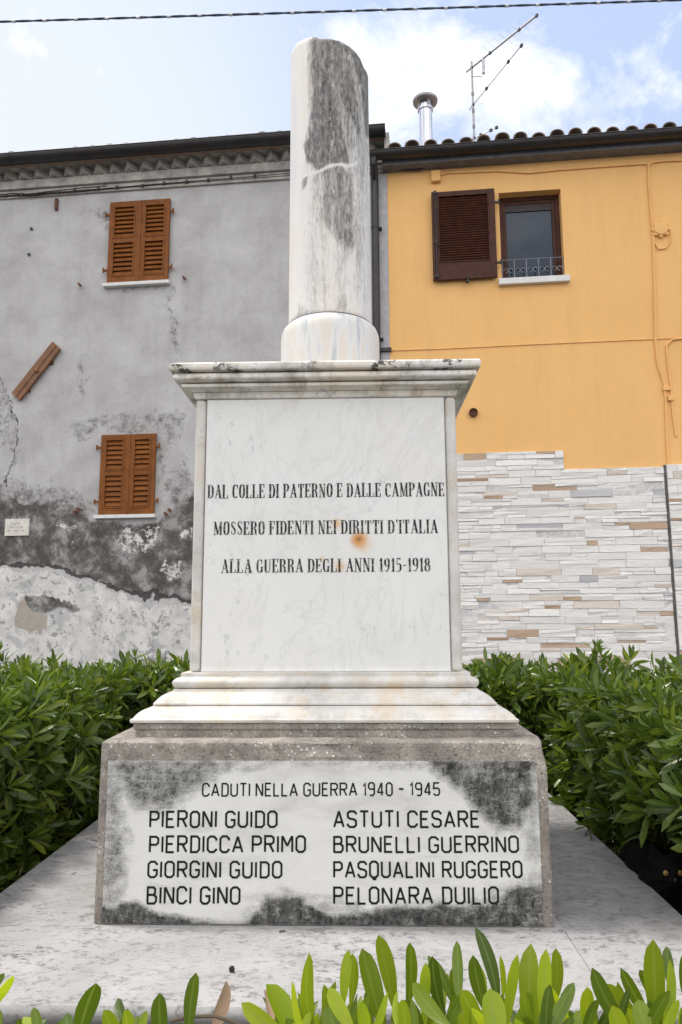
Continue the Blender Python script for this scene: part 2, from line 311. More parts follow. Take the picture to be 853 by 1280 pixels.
m = Mt('split_stone')
rnd = m.rand()
col = m.ramp(rnd, [(0.0, (0.79, 0.765, 0.725)), (0.50, (0.83, 0.805, 0.765)), (0.80, (0.77, 0.745, 0.71)), (0.885, (0.70, 0.62, 0.54)), (0.93, (0.50, 0.36, 0.25)), (0.978, (0.52, 0.51, 0.52))])
m.t.nodes[-1].color_ramp.interpolation = 'CONSTANT'
tan = m.ramp(m.noise(3.2, 5, 0.7, stretch=(0.4, 1, 2)), [(0.60, 0), (0.70, 1)]); col = m.mix(m.math('MULTIPLY', tan, 0.30), col, (0.44, 0.36, 0.28))
grn = m.noise(22, 7, 0.7, stretch=(0.6, 1, 1.6)); col = m.mix(m.math('MULTIPLY', m.ramp(grn, [(0.3, 1), (0.5, 0)]), 0.22), col, (0.48, 0.47, 0.47))
m.bsdf(col, 0.85, m.bump(m.math('ADD', grn, m.noise(9, 6, 0.7, stretch=(0.5, 1, 2.4))), 0.55, 0.016), 0, 0.2); MAT['split_stone'] = m.m

plain('brown_shutter_paint', (0.205, 0.068, 0.013), 0.55, var=0.22, scale=9, bump=0.08, spec=0.2)
plain('dark_shutter_wood', (0.062, 0.020, 0.011), 0.5, var=0.35, scale=12, bump=0.1, spec=0.22)
plain('sill_marble', (0.68, 0.67, 0.64), 0.5, var=0.1, scale=20)
plain('gutter_metal', (0.022, 0.019, 0.018), 0.42, var=0.35, scale=6)
plain('grey_eave_paint', (0.155, 0.155, 0.165), 0.75, var=0.2)
plain('pale_grey_render', (0.42, 0.41, 0.42), 0.9, var=0.15, bump=0.2)
plain('cornice_plaster', (0.40, 0.38, 0.345), 0.95, var=0.35, scale=7, bump=0.4)
plain('rusty_iron', (0.13, 0.05, 0.028), 0.8, var=0.4, scale=50)
plain('black_iron', (0.018, 0.017, 0.018), 0.5, var=0.3)
plain('grey_iron', (0.20, 0.21, 0.23), 0.45, metal=0.4, var=0.2)
plain('black_plastic', (0.015, 0.015, 0.015), 0.45, var=0.2)
plain('dark_blind', (0.03, 0.02, 0.016), 0.6)
plain('aluminium', (0.34, 0.34, 0.345), 0.45, metal=0.5, var=0.12, scale=8)
plain('plaque_stone', (0.66, 0.62, 0.55), 0.6, var=0.12, scale=12)
plain('letter_grey', (0.30, 0.29, 0.28), 0.8, var=0.3, scale=60)
plain('board_wood', (0.20, 0.085, 0.033), 0.55, var=0.25, scale=10, bump=0.1)
plain('dry_leaf', (0.42, 0.27, 0.18), 0.8, var=0.25, scale=40)
plain('twig_bark', (0.10, 0.075, 0.05), 0.9, var=0.3, scale=60)
plain('dark_twig', (0.035, 0.03, 0.02), 0.9, var=0.3, scale=60)
plain('white_grout', (0.60, 0.59, 0.575), 0.9, var=0.2, scale=20)
plain('weed_green', (0.035, 0.06, 0.018), 0.6, var=0.3)
plain('dark_berry', (0.02, 0.012, 0.012), 0.35)
plain('cable_black', (0.03, 0.05, 0.08), 0.5, var=0.2)
plain('cable_tie_white', (0.6, 0.62, 0.65), 0.5)
m = Mt('soil'); m.bsdf(m.ramp(m.noise(9, 8, 0.7), [(0.3, (0.03, 0.022, 0.015)), (0.7, (0.10, 0.075, 0.05))]), 0.95, m.bump(m.noise(30, 8, 0.7), 0.8, 0.03)); MAT['soil'] = m.m
m = Mt('asphalt'); m.bsdf(m.mix(m.math('MULTIPLY', m.ramp(m.noise(0.35, 5), [(0.4, 0), (0.7, 1)]), 0.5), m.ramp(m.noise(160, 4, 0.7), [(0.3, (0.035, 0.035, 0.037)), (0.7, (0.085, 0.083, 0.082))]), (0.10, 0.098, 0.094)), 0.9, m.bump(m.noise(170, 4), 0.5, 0.006)); MAT['asphalt'] = m.m
m = Mt('stainless_steel'); m.bsdf(m.ramp(m.noise(6, 4, stretch=(4, 4, 0.1)), [(0.35, (0.36, 0.38, 0.42)), (0.6, (0.72, 0.73, 0.76))]), m.ramp(m.noise(6, 4, stretch=(6, 6, 0.4)), [(0.3, 0.12), (0.7, 0.24)]), m.bump(m.noise(9, 3), 0.05, 0.01), 0.85); MAT['stainless_steel'] = m.m  # upright blue-grey streaks in the base colour imitate reflected sky
m = Mt('roof_tile')
c = m.ramp(m.rand(), [(0.0, (0.30, 0.18, 0.12)), (0.5, (0.38, 0.26, 0.19)), (1.0, (0.33, 0.25, 0.19))])
c = m.mix(m.ramp(m.noise(9, 7, 0.7), [(0.45, 0), (0.62, 1)]), c, (0.30, 0.28, 0.235)); c = m.mix(m.ramp(m.noise(30, 6, 0.7), [(0.60, 0), (0.68, 1)]), c, (0.40, 0.38, 0.33))
m.bsdf(c, 0.95, m.bump(m.noise(40, 6), 0.5, 0.01)); MAT['roof_tile'] = m.m
m = Mt('window_glass'); m.bsdf(m.ramp(m.noise(0.8, 3), [(0.3, (0.010, 0.020, 0.040)), (0.7, (0.02, 0.037, 0.066))]), 0.03, m.bump(m.noise(1.2, 2), 0.06, 0.05), 0, 0.4); MAT['window_glass'] = m.m
m = Mt('letter_black')
ln = m.noise(70, 6, 0.7); m.bsdf(m.ramp(ln, [(0.22, (0.12, 0.118, 0.115)), (0.32, (0.014, 0.014, 0.014)), (0.75, (0.012, 0.012, 0.013))]), 0.7, None, 0, 0.2); MAT['letter_black'] = m.m
m = Mt('letter_black_worn')
ln = m.noise(95, 6, 0.72); m.bsdf(m.ramp(ln, [(0.34, (0.42, 0.41, 0.39)), (0.46, (0.03, 0.03, 0.028)), (0.8, (0.02, 0.02, 0.019))]), 0.7, None, 0, 0.2); MAT['letter_black_worn'] = m.m
m = Mt('black_fur'); fn = m.noise(260, 4, 0.7, stretch=(1, 0.35, 1)); m.bsdf(m.ramp(fn, [(0.3, (0.0025, 0.0025, 0.0028)), (0.75, (0.010, 0.009, 0.0085))]), 0.75, m.bump(fn, 0.8, 0.006), 0, 0.10); MAT['black_fur'] = m.m
m = Mt('amber_eye'); m.bsdf(m.ramp(m.noise(60, 3), [(0.3, (0.22, 0.11, 0.03)), (0.7, (0.36, 0.24, 0.08))]), 0.1); MAT['amber_eye'] = m.m
plain('black_pupil', (0.004, 0.004, 0.004), 0.15)
plain('cat_nose', (0.02, 0.016, 0.016), 0.4)

def leaf_mat(name, stops, trans, trcol, rough=0.38, spec=0.45):
    m = Mt(name)
    col = m.ramp(m.math('FRACT', m.math('ADD', m.rand(), m.node('ShaderNodeObjectInfo').outputs['Random'])), stops)
    col = m.mix(m.math('MULTIPLY', m.noise(45, 3), 0.35), col, m.mix(0.5, col, (0.10, 0.14, 0.02)))
    rib = m.ramp(m.node('ShaderNodeAttribute', attribute_name='rib').outputs['Fac'], [(0.80, 0), (0.97, 1)])
    col = m.mix(m.math('MULTIPLY', rib, 0.55), col, m.mix(0.5, col, (0.26, 0.32, 0.10)))
    b = m.bsdf(col, rough, m.bump(m.noise(120, 4), 0.25, 0.002), 0, spec)
    t = m.node('ShaderNodeBsdfTranslucent'); m.put(t.inputs[0], m.mix(1.0, col, trcol, 'MULTIPLY'))
    ad = m.node('ShaderNodeMixShader'); ad.inputs[0].default_value = trans
    m.t.links.new(b.outputs[0], ad.inputs[1]); m.t.links.new(t.outputs[0], ad.inputs[2]); m.t.links.new(ad.outputs[0], m.out.inputs['Surface'])
    MAT[name] = m.m
leaf_mat('hedge_leaf', [(0.0, (0.028, 0.056, 0.008)), (0.45, (0.060, 0.105, 0.013)), (0.85, (0.115, 0.175, 0.022)), (1.0, (0.19, 0.235, 0.04))], 0.26, (2.3, 2.2, 1.0), 0.28)
leaf_mat('front_leaf', [(0.0, (0.048, 0.084, 0.008)), (0.5, (0.095, 0.150, 0.011)), (1.0, (0.21, 0.275, 0.016))], 0.42, (2.6, 2.4, 1.0))
leaf_mat('young_backlit_leaf', [(0.0, (0.24, 0.34, 0.02)), (1.0, (0.38, 0.46, 0.025))], 0.50, (2.0, 1.9, 0.8))  # young leaves; sunlight through them is also put into the colour

# ------------------------------------------------------------------ mesh helpers
def link(name, me, mat, parent=None, smooth=False, bevel=0.0, seg=2):
    ms = mat if isinstance(mat, (list, tuple)) else [mat]
    for k in ms: me.materials.append(MAT[k])
    if smooth:
        me.polygons.foreach_set('use_smooth', np.ones(len(me.polygons), bool))
        if len(me.polygons) < 30000 and 'leaf' not in name and 'foliage' not in name: me.set_sharp_from_angle(angle=math.radians(42))
    o = bpy.data.objects.new(name, me); COL.objects.link(o)
    if parent: o.parent = parent
    if bevel:
        b = o.modifiers.new('bevel', 'BEVEL'); b.width = bevel; b.segments = seg; b.limit_method = 'ANGLE'; b.angle_limit = math.radians(35); b.harden_normals = False
    return o
def tag(o, label=None, cat=None, group=None, kind=None):
    if label: o['label'] = label
    if cat: o['category'] = cat
    if group: o['group'] = group
    if kind: o['kind'] = kind
    return o
def empty(name, loc=(0, 0, 0), rz=0.0):
    o = bpy.data.objects.new(name, None); COL.objects.link(o); o.location = loc; o.rotation_euler = (0, 0, rz); o.empty_display_size = 0.1; return o
class MB:
    def __init__(s): s.v = []; s.f = []
    def quad(s, *p): n = len(s.v); s.v += [tuple(map(float, q)) for q in p]; s.f.append(tuple(range(n, n+len(p)))); return s
    def hexa(s, c):                                   # eight corners: bottom ring, top ring
        n = len(s.v); s.v += [tuple(map(float, q)) for q in c]
        for f in ((3, 2, 1, 0), (4, 5, 6, 7), (0, 1, 5, 4), (1, 2, 6, 5), (2, 3, 7, 6), (3, 0, 4, 7)): s.f.append(tuple(n+i for i in f))
        return s
    def box(s, x0, x1, y0, y1, z0, z1):
        return s.hexa([(x0, y0, z0), (x1, y0, z0), (x1, y1, z0), (x0, y1, z0), (x0, y0, z1), (x1, y0, z1), (x1, y1, z1), (x0, y1, z1)])
    def obox(s, c, ax, ay, az):                       # centre and half axes
        c, ax, ay, az = map(Vector, (c, ax, ay, az))
        return s.hexa([c-ax-ay-az, c+ax-ay-az, c+ax+ay-az, c-ax+ay-az, c-ax-ay+az, c+ax-ay+az, c+ax+ay+az, c-ax+ay+az])
    def tube(s, pts, r, n=8, cap=True):
        pts = [Vector(p) for p in pts]; rs = r if isinstance(r, (list, tuple)) else [r]*len(pts); base = len(s.v); up = None
        for i, p in enumerate(pts):
            d = (pts[min(i+1, len(pts)-1)]-pts[max(i-1, 0)]).normalized()
            a = up if up and abs(up.dot(d)) < 0.95 else (Vector((0, 0, 1)) if abs(d.z) < 0.9 else Vector((1, 0, 0)))
            x = d.cross(a).normalized(); y = x.cross(d).normalized(); up = y
            for k in range(n):
                t = 2*math.pi*k/n; s.v.append(tuple(p+(x*math.cos(t)+y*math.sin(t))*rs[i]))
        for i in range(len(pts)-1):
            for k in range(n):
                a = base+i*n+k; b = base+i*n+(k+1) % n; s.f.append((a, b, b+n, a+n))
        if cap: s.f.append(tuple(base+k for k in range(n))[::-1]); e = base+(len(pts)-1)*n; s.f.append(tuple(e+k for k in range(n)))
        return s
    def lathe(s, c, prof, n=24, axis='z'):
        base = len(s.v)
        for r, h in prof:
            for k in range(n):
                t = 2*math.pi*k/n; a, b = r*math.cos(t), r*math.sin(t)
                s.v.append((c[0]+a, c[1]+b, c[2]+h) if axis == 'z' else (c[0]+a, c[1]+h, c[2]+b))
        for i in range(len(prof)-1):
            for k in range(n):
                a = base+i*n+k; b = base+i*n+(k+1) % n; s.f.append((a, b, b+n, a+n))
        s.f.append(tuple(base+k for k in range(n))[::-1]); e = base+(len(prof)-1)*n; s.f.append(tuple(e+k for k in range(n)))
        return s
    def build(s, name, mat, parent=None, smooth=False, bevel=0.0, seg=2):
        me = bpy.data.meshes.new(name); me.from_pydata(s.v, [], s.f)
        bm = bmesh.new(); bm.from_mesh(me); bmesh.ops.recalc_face_normals(bm, faces=bm.faces); bm.to_mesh(me); bm.free()
        return link(name, me, mat, parent, smooth, bevel, seg)
def np_mesh(name, V, F):
    me = bpy.data.meshes.new(name); V = np.asarray(V, np.float32); F = np.asarray(F, np.int32); k = F.shape[1]
    me.vertices.add(len(V)); me.vertices.foreach_set('co', V.ravel()); me.loops.add(F.size); me.loops.foreach_set('vertex_index', F.ravel())
    me.polygons.add(len(F)); me.polygons.foreach_set('loop_start', np.arange(0, F.size, k, dtype=np.int32)); me.update(calc_edges=True); me.validate(); return me
def put_attr(me, name, rgb):
    a = me.attributes.new(name, 'FLOAT_COLOR', 'POINT'); n = len(me.vertices); c = np.ones((n, 4), np.float32); c[:, :3] = 0
    for i, q in enumerate(rgb): c[:len(q), i] = q
    a.data.foreach_set('color', c.ravel())
def grid(nu, nv):
    i, j = np.meshgrid(np.arange(nu), np.arange(nv), indexing='ij'); a = i*(nv+1)+j
    return np.stack([a, a+nv+1, a+nv+2, a+1], -1).reshape(-1, 4)
def square_moulding(prof, name, mat, parent, bevel=0.003, half=0.65, seg=2):      # prof: (setback from the base face, z), closed at both ends
    b = MB()
    for s_, z in prof:
        h = half-s_; b.v += [(-h, -h, z), (h, -h, z), (h, h, z), (-h, h, z)]
    for i in range(len(prof)-1):
        for k in range(4):
            a = i*4+k; c = i*4+(k+1) % 4; b.f.append((a, c, c+4, a+4))
    b.f.append((3, 2, 1, 0)); e = (len(prof)-1)*4; b.f.append((e, e+1, e+2, e+3))
    return b.build(name, mat, parent, False, bevel, seg)
def arc(s0, z0, s1, z1, n=6, bulge=0.3):
    out = []
    for i in range(n+1):
        t = i/n; k = bulge*4*t*(1-t); dx, dz = s1-s0, z1-z0; out.append((s0+dx*t+dz*k, z0+dz*t-dx*k))
    return out

# ------------------------------------------------------------------ lettering
def ribbon(b, pts, w, y, depth, closed=False):
    P = [np.array(p, float) for p in pts]; n = len(P); Lp, Rp = [], []
    for i in range(n):
        a = P[i-1] if (i > 0 or closed) else P[i]; c = P[(i+1) % n] if (i < n-1 or closed) else P[i]
        d0 = P[i]-a; d1 = c-P[i]
        n0 = np.array([-d0[1], d0[0]]); n1 = np.array([-d1[1], d1[0]])
        n0 = n0/np.hypot(*n0) if np.hypot(*n0) > 1e-9 else None; n1 = n1/np.hypot(*n1) if np.hypot(*n1) > 1e-9 else None
        if n0 is None: n0 = n1
        if n1 is None: n1 = n0
        q = n0+n1; q = q/max(np.hypot(*q), 1e-6); q = q/max(q @ n0, 0.6); ww = w[i] if isinstance(w, (list, np.ndarray)) else w
        Lp.append(P[i]+q*ww/2); Rp.append(P[i]-q*ww/2)
    m_ = n if closed else n-1
    for i in range(m_):
        j = (i+1) % n; A, B_, C_, D = Lp[i], Lp[j], Rp[j], Rp[i]
        b.hexa([(A[0], y, A[1]), (D[0], y, D[1]), (D[0], y+depth, D[1]), (A[0], y+depth, A[1]), (B_[0], y, B_[1]), (C_[0], y, C_[1]), (C_[0], y+depth, C_[1]), (B_[0], y+depth, B_[1])])
def rbox(x0, y0, x1, y1, c=0.17):
    return [(x0+c, y0), (x1-c, y0), (x1, y0+c), (x1, y1-c), (x1-c, y1), (x0+c, y1), (x0, y1-c), (x0, y0+c)]
w_ = 0.56
c_ = 0.15
SANS = {
 'A': (0.62, [[(0, 0), (0.31, 1)], [(0.31, 1), (0.62, 0)], [(0.09, 0.3), (0.53, 0.3)]]),
 'B': (w_, [[(0, 0), (0, 1), (0.38, 1), (0.48, 0.9), (0.48, 0.64), (0.38, 0.54), (0, 0.54)], [(0.38, 0.54), (w_, 0.42), (w_, c_), (0.44, 0), (-0.03, 0)]]),
 'C': (w_, [[(w_, 0.74), (w_, 1-c_), (w_-c_, 1), (c_, 1), (0, 1-c_), (0, c_), (c_, 0), (w_-c_, 0), (w_, c_), (w_, 0.22)]]),
 'D': (w_, [[(0.03, 0), (0.03, 1)], [(-0.04, 1), (w_-c_, 1), (w_, 1-c_), (w_, c_), (w_-c_, 0), (-0.04, 0)]]),
 'E': (0.48, [[(0.48, 1), (0, 1), (0, 0), (0.48, 0)], [(0, 0.52), (0.4, 0.52)]]),
 'F': (0.46, [[(0.46, 1), (0, 1), (0, 0)], [(0, 0.52), (0.38, 0.52)]]),
 'G': (w_, [[(w_, 0.78), (w_, 1-c_), (w_-c_, 1), (c_, 1), (0, 1-c_), (0, c_), (c_, 0), (w_-c_, 0), (w_, c_), (w_, 0.46), (0.30, 0.46)]]),
 'I': (0.02, [[(0.01, 0), (0.01, 1)]]),
 'L': (0.46, [[(0, 1), (0, 0), (0.46, 0)]]),
 'M': (0.66, [[(0, 0), (0, 1)], [(0.02, 1), (0.33, 0.38)], [(0.33, 0.38), (0.64, 1)], [(0.66, 1), (0.66, 0)]]),
 'N': (w_, [[(0, 0), (0, 1)], [(0.02, 1), (w_-0.02, 0)], [(w_, 0), (w_, 1)]]),
 'O': (w_, [('c', rbox(0, 0, w_, 1, c_))]),
 'P': (0.54, [[(0, 0), (0, 1), (0.40, 1), (0.54, 0.88), (0.54, 0.60), (0.40, 0.48), (0, 0.48)]]),
 'Q': (w_, [('c', rbox(0, 0, w_, 1, c_)), [(0.18, -0.12), (0.44, -0.12)]]),
 'R': (w_, [[(0, 0), (0, 1), (0.42, 1), (w_, 0.88), (w_, 0.62), (0.42, 0.50), (0, 0.50)], [(0.28, 0.50), (w_, 0)]]),
 'S': (0.54, [[(0.54, 0.80), (0.54, 0.88), (0.42, 1), (0.13, 1), (0, 0.88), (0, 0.65), (0.12, 0.54), (0.42, 0.48), (0.54, 0.38), (0.54, 0.12), (0.42, 0), (0.12, 0), (0, 0.12), (0, 0.22)]]),
 'T': (0.54, [[(0, 1), (0.54, 1)], [(0.27, 1), (0.27, 0)]]),
 'U': (w_, [[(0, 1), (0, c_), (c_, 0), (w_-c_, 0), (w_, c_), (w_, 1)]]),
 '1': (0.2, [[(0, 0.76), (0.17, 1), (0.17, 0)]]),
 '9': (0.5, [[(0.5, 0.5), (0.12, 0.5), (0, 0.62), (0, 0.88), (0.12, 1), (0.38, 1), (0.5, 0.88), (0.5, 0.14), (0.38, 0), (0.1, 0)]]),
 '4': (0.54, [[(0.54, 0.24), (0, 0.24)], [(0.02, 0.24), (0.38, 1)], [(0.40, 1), (0.40, 0)]]),
 '0': (0.5, [('c', rbox(0, 0, 0.5, 1, c_))]),
 '5': (0.5, [[(0.5, 1), (0.04, 1), (0, 0.54), (0.36, 0.58), (0.5, 0.46), (0.5, 0.13), (0.38, 0), (0.12, 0), (0, 0.13)]]),
 '~': (0.42, [[(0, 0.46), (0.14, 0.54), (0.28, 0.46), (0.42, 0.54)]]),
}
TH, TN = 0.138, 0.04          # thick and thin of the narrow roman
def ell(cx, cy, rx, ry, a0, a1, n=14):
    out = []
    for i in range(n+1):
        t = math.radians(a0+(a1-a0)*i/n); cc, ss = math.cos(t), math.sin(t)
        out.append((cx+rx*math.copysign(abs(cc)**0.8, cc), cy+ry*math.copysign(abs(ss)**0.8, ss)))
    return out
def stem(x, th=TH, s=0.10, lo=True, hi=True):
    o = [('w', [(x, 0), (x, 1)], th)]
    if lo: o.append(('w', [(x-s-th/4, TN/2), (x+s+th/4, TN/2)], TN))
    if hi: o.append(('w', [(x-s-th/4, 1-TN/2), (x+s+th/4, 1-TN/2)], TN))
    return o
ROMAN = {
 'A': (0.52, [('w', [(0.06, 0), (0.27, 1)], TN*1.2), ('w', [(0.25, 1), (0.44, 0)], TH), ('w', [(0.13, 0.3), (0.40, 0.3)], TN), ('w', [(-0.02, TN/2), (0.15, TN/2)], TN), ('w', [(0.33, TN/2), (0.55, TN/2)], TN)]),
 'C': (0.42, [('p', ell(0.22, 0.5, 0.17, 0.48, 50, 315)), ('w', [(0.38, 0.68), (0.38, 0.97)], TN*1.3)]),
 'D': (0.46, stem(0.08)+[('p', [(0.08, 0.98)]+ell(0.18, 0.5, 0.22, 0.48, 90, -90)+[(0.08, 0.02)])]),
 'E': (0.42, stem(0.08)+[('w', [(0.08, 0.978), (0.38, 0.978)], TN), ('w', [(0.08, 0.022), (0.40, 0.022)], TN), ('w', [(0.08, 0.5), (0.28, 0.5)], TN), ('w', [(0.37, 0.76), (0.37, 1)], TN*1.4), ('w', [(0.39, 0), (0.39, 0.24)], TN*1.4), ('w', [(0.28, 0.4), (0.28, 0.6)], TN*1.2)]),
 'F': (0.40, stem(0.08)+[('w', [(0.08, 0.978), (0.38, 0.978)], TN), ('w', [(0.08, 0.5), (0.28, 0.5)], TN), ('w', [(0.37, 0.76), (0.37, 1)], TN*1.4), ('w', [(0.28, 0.4), (0.28, 0.6)], TN*1.2)]),
 'G': (0.46, [('p', ell(0.22, 0.5, 0.17, 0.48, 50, 330)), ('w', [(0.37, 0.68), (0.37, 0.96)], TN*1.3), ('w', [(0.38, 0.03), (0.38, 0.42)], TH*0.8), ('w', [(0.28, 0.42), (0.48, 0.42)], TN)]),
 'I': (0.20, stem(0.09)),
 'L': (0.42, stem(0.08)+[('w', [(0.08, 0.022), (0.40, 0.022)], TN), ('w', [(0.39, 0), (0.39, 0.26)], TN*1.4)]),
 'M': (0.62, stem(0.07, TN*1.2, 0.08)+[('w', [(0.08, 1), (0.30, 0.05)], TH*0.9), ('w', [(0.30, 0.05), (0.50, 1)], TN)]+stem(0.52, TH*0.9, 0.07)),
 'N': (0.50, stem(0.07, TN*1.2, 0.08)+[('w', [(0.08, 1), (0.41, 0)], TH*0.95)]+stem(0.42, TN*1.2, 0.08, lo=False)),
 'O': (0.44, [('pc', ell(0.22, 0.5, 0.165, 0.48, 0, 360, 26)[:-1])]),
 'P': (0.43, stem(0.08)+[('p', [(0.08, 0.98)]+ell(0.18, 0.73, 0.19, 0.25, 90, -90, 9)+[(0.08, 0.48)])]),
 'R': (0.48, stem(0.08)+[('p', [(0.08, 0.98)]+ell(0.18, 0.74, 0.18, 0.24, 90, -90, 9)+[(0.08, 0.50)]), ('w', [(0.24, 0.50), (0.36, 0.36), (0.37, 0.06), (0.46, 0.03)], [TN, TH*0.9, TH*0.9, TN])]),
 'S': (0.38, [('w', [(0.32, 0.76), (0.31, 0.90), (0.20, 0.98), (0.08, 0.90), (0.06, 0.76), (0.12, 0.62), (0.26, 0.44), (0.33, 0.28), (0.30, 0.10), (0.19, 0.02), (0.07, 0.08), (0.05, 0.26)],
               [TN, TN, TN, TN*1.6, TH*0.6, TH, TH, TH*0.7, TN*1.6, TN, TN, TN*1.3])]),
 'T': (0.46, stem(0.23, hi=False)+[('w', [(0.02, 0.978), (0.44, 0.978)], TN), ('w', [(0.03, 0.74), (0.03, 1)], TN*1.4), ('w', [(0.43, 0.74), (0.43, 1)], TN*1.4)]),
 'U': (0.48, [('w', [(0.08, 1), (0.08, 0.2), (0.12, 0.06), (0.22, 0.02), (0.34, 0.08), (0.39, 0.25), (0.39, 1)], [TH, TH, TH*0.7, TN, TN, TN, TN]), ('w', [(-0.03, 0.978), (0.20, 0.978)], TN), ('w', [(0.30, 0.978), (0.48, 0.978)], TN)]),
 "'": (0.14, [('w', [(0.07, 0.78), (0.09, 1)], [TN, TH*0.8])]),
 '-': (0.26, [('w', [(0.02, 0.45), (0.24, 0.45)], TN*1.6)]),
 '1': (0.24, [('w', [(0.14, 0), (0.14, 1)], TH), ('w', [(0.02, TN/2), (0.26, TN/2)], TN), ('w', [(0.03, 0.80), (0.14, 0.98)], TN*1.3)]),
 '9': (0.40, [('pc', ell(0.2, 0.70, 0.14, 0.28, 0, 360, 18)[:-1]), ('w', [(0.34, 0.70), (0.33, 0.30), (0.22, 0.03), (0.07, 0.08)], [TH, TH*0.8, TN, TN*1.6])]),
 '5': (0.38, [('w', [(0.34, 0.95), (0.07, 0.97)], TN*2), ('w', [(0.07, 0.97), (0.07, 0.52)], TN), ('p', [(0.07, 0.52)]+ell(0.16, 0.31, 0.17, 0.29, 90, -120, 12))]),
 '8': (0.40, [('pc', ell(0.2, 0.76, 0.12, 0.22, 0, 360, 16)[:-1]), ('pc', ell(0.2, 0.27, 0.15, 0.25, 0, 360, 16)[:-1])]),
}
def write(text, x0, x1, z0, h, y, font, parent, mat, slope=0.0, gap=0.22, sp=0.42, weight=0.115, depth=0.0015, rnd=None):
    rnd = rnd or random.Random(text)
    adv = [(sp if ch == ' ' else font[ch][0]+gap) for ch in text]; nat = sum(adv)-gap; sx = (x1-x0)/(nat*h); b = MB(); x = 0.0; kk = 0
    for ch, a in zip(text, adv):
        if ch != ' ':
            jz = rnd.uniform(-0.012, 0.012); jh = rnd.uniform(0.98, 1.02)
            for st in font[ch][1]:
                closed = False; w = weight
                if isinstance(st, tuple):
                    ty, pts = st[0], st[1]
                    if ty == 'c': closed = True
                    elif ty == 'w': w = st[2]
                    else:
                        closed = ty == 'pc'; n = len(pts); w = []
                        for i in range(n):
                            p, q = pts[(i-1) % n] if (closed or i) else pts[i], pts[(i+1) % n] if (closed or i < n-1) else pts[i]
                            d = (q[0]-p[0], q[1]-p[1]); k = abs(d[1])/max(math.hypot(*d), 1e-9); w.append(TN+(TH-TN)*k**3)
                else: pts = st
                P = [(x0+(x+px)*sx*h, z0+(py*jh+jz)*h + slope*((x+px)*sx*h)) for px, py in pts]
                ws = [q*h*min(1, sx**0.5) for q in w] if isinstance(w, list) else w*h*min(1, sx**0.5)
                kk += 1
                ribbon(b, P, ws, y-(kk % 7)*0.00004, depth, closed)
        x += a
    return b.build('inscription', mat, parent)

# ------------------------------------------------------------------ ground
b = MB(); b.quad((-400, -400, -0.34), (400, -400, -0.34), (400, 400, -0.34), (-400, 400, -0.34)); tag(b.build('street', 'asphalt'), kind='structure')
nx, ny = 90, 90; X, Y = np.meshgrid(np.linspace(-2.9, 2.9, nx+1), np.linspace(-2.0, 3.3, ny+1), indexing='ij')
Z = -0.235+0.03*(fbm(X*4, Y*4, 3)-0.5)
me = np_mesh('soil', np.stack([X, Y, Z], -1).reshape(-1, 3), grid(nx, ny)); tag(link('soil', me, 'soil', None, True), kind='structure')
b = MB()
for a in ((-3.02, -2.9, -2.12, 3.42), (2.9, 3.02, -2.12, 3.42)): b.box(a[0], a[1], a[2], a[3], -0.36, -0.19)
b.box(-2.899, 2.899, -2.12, -2.0, -0.36, -0.19); b.box(-2.899, 2.899, 3.3, 3.42, -0.36, -0.19)
tag(b.build('kerb', 'pale_grey_render', None, False, 0.01), kind='structure')

# ------------------------------------------------------------------ stone platform
plat = empty('stone_platform', (0, 0.63, -0.23)); tag(plat, 'pale stone slab platform the whole war memorial stands on', 'platform')
def slab(name, x0, x1, y0, y1, grime_and_tone):
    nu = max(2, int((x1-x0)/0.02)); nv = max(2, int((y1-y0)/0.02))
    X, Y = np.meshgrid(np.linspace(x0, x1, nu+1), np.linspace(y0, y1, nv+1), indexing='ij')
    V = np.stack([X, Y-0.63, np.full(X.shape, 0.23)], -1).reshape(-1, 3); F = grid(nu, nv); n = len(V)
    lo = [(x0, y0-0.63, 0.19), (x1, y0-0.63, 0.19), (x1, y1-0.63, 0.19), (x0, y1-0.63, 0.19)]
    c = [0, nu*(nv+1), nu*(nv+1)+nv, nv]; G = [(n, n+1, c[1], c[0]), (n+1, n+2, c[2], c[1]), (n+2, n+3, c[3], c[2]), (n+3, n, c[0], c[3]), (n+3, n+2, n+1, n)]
    me = np_mesh(name, np.vstack([V, lo]), np.vstack([F, G])); put_attr(me, 'grime_and_tone', [np.concatenate([grime_and_tone(X, Y).ravel(), np.zeros(4)])])
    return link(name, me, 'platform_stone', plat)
slab('front_slab', -1.03, 0.668, -0.44, -0.017, lambda X, Y: np.maximum(0.55*sstep(-0.36, -0.44, Y)*fbm(X*9, Y*9, 4), 0.75*sstep(-0.07, -0.017, Y)*sstep(0.72, 0.62, np.abs(X))*fbm(X*16, Y*16, 5)))
slab('side_slab', 0.672, 1.036, -0.44, 1.70, lambda X, Y: np.clip(sstep(-0.16, 0.10, Y+0.22*(fbm(X*7, Y*7, 9)-0.5)+0.15*(X-0.67)), 0, 1)*(0.84-0.22*sstep(0.5, 1.2, Y)))  # darker from the base front backwards, with a ragged edge
slab('side_slab', -1.03, -0.653, -0.013, 1.70, lambda X, Y: np.clip(sstep(-0.90, -1.0, X+0.12*(fbm(X*8, Y*8, 6)-0.5)), 0, 1)*0.7)
slab('rear_slab', -0.649, 0.668, 1.304, 1.70, lambda X, Y: 0.3+0.3*fbm(X*6, Y*6, 8))
MB().box(-0.66, 0.6715, -0.66, 0.67, 0.189, 0.2292).build('bedding', 'platform_stone', plat)
b = MB(); b.box(-1.0, 1.0, -1.03, 1.04, -0.02, 0.188); b.build('foundation', 'dark_concrete', plat)
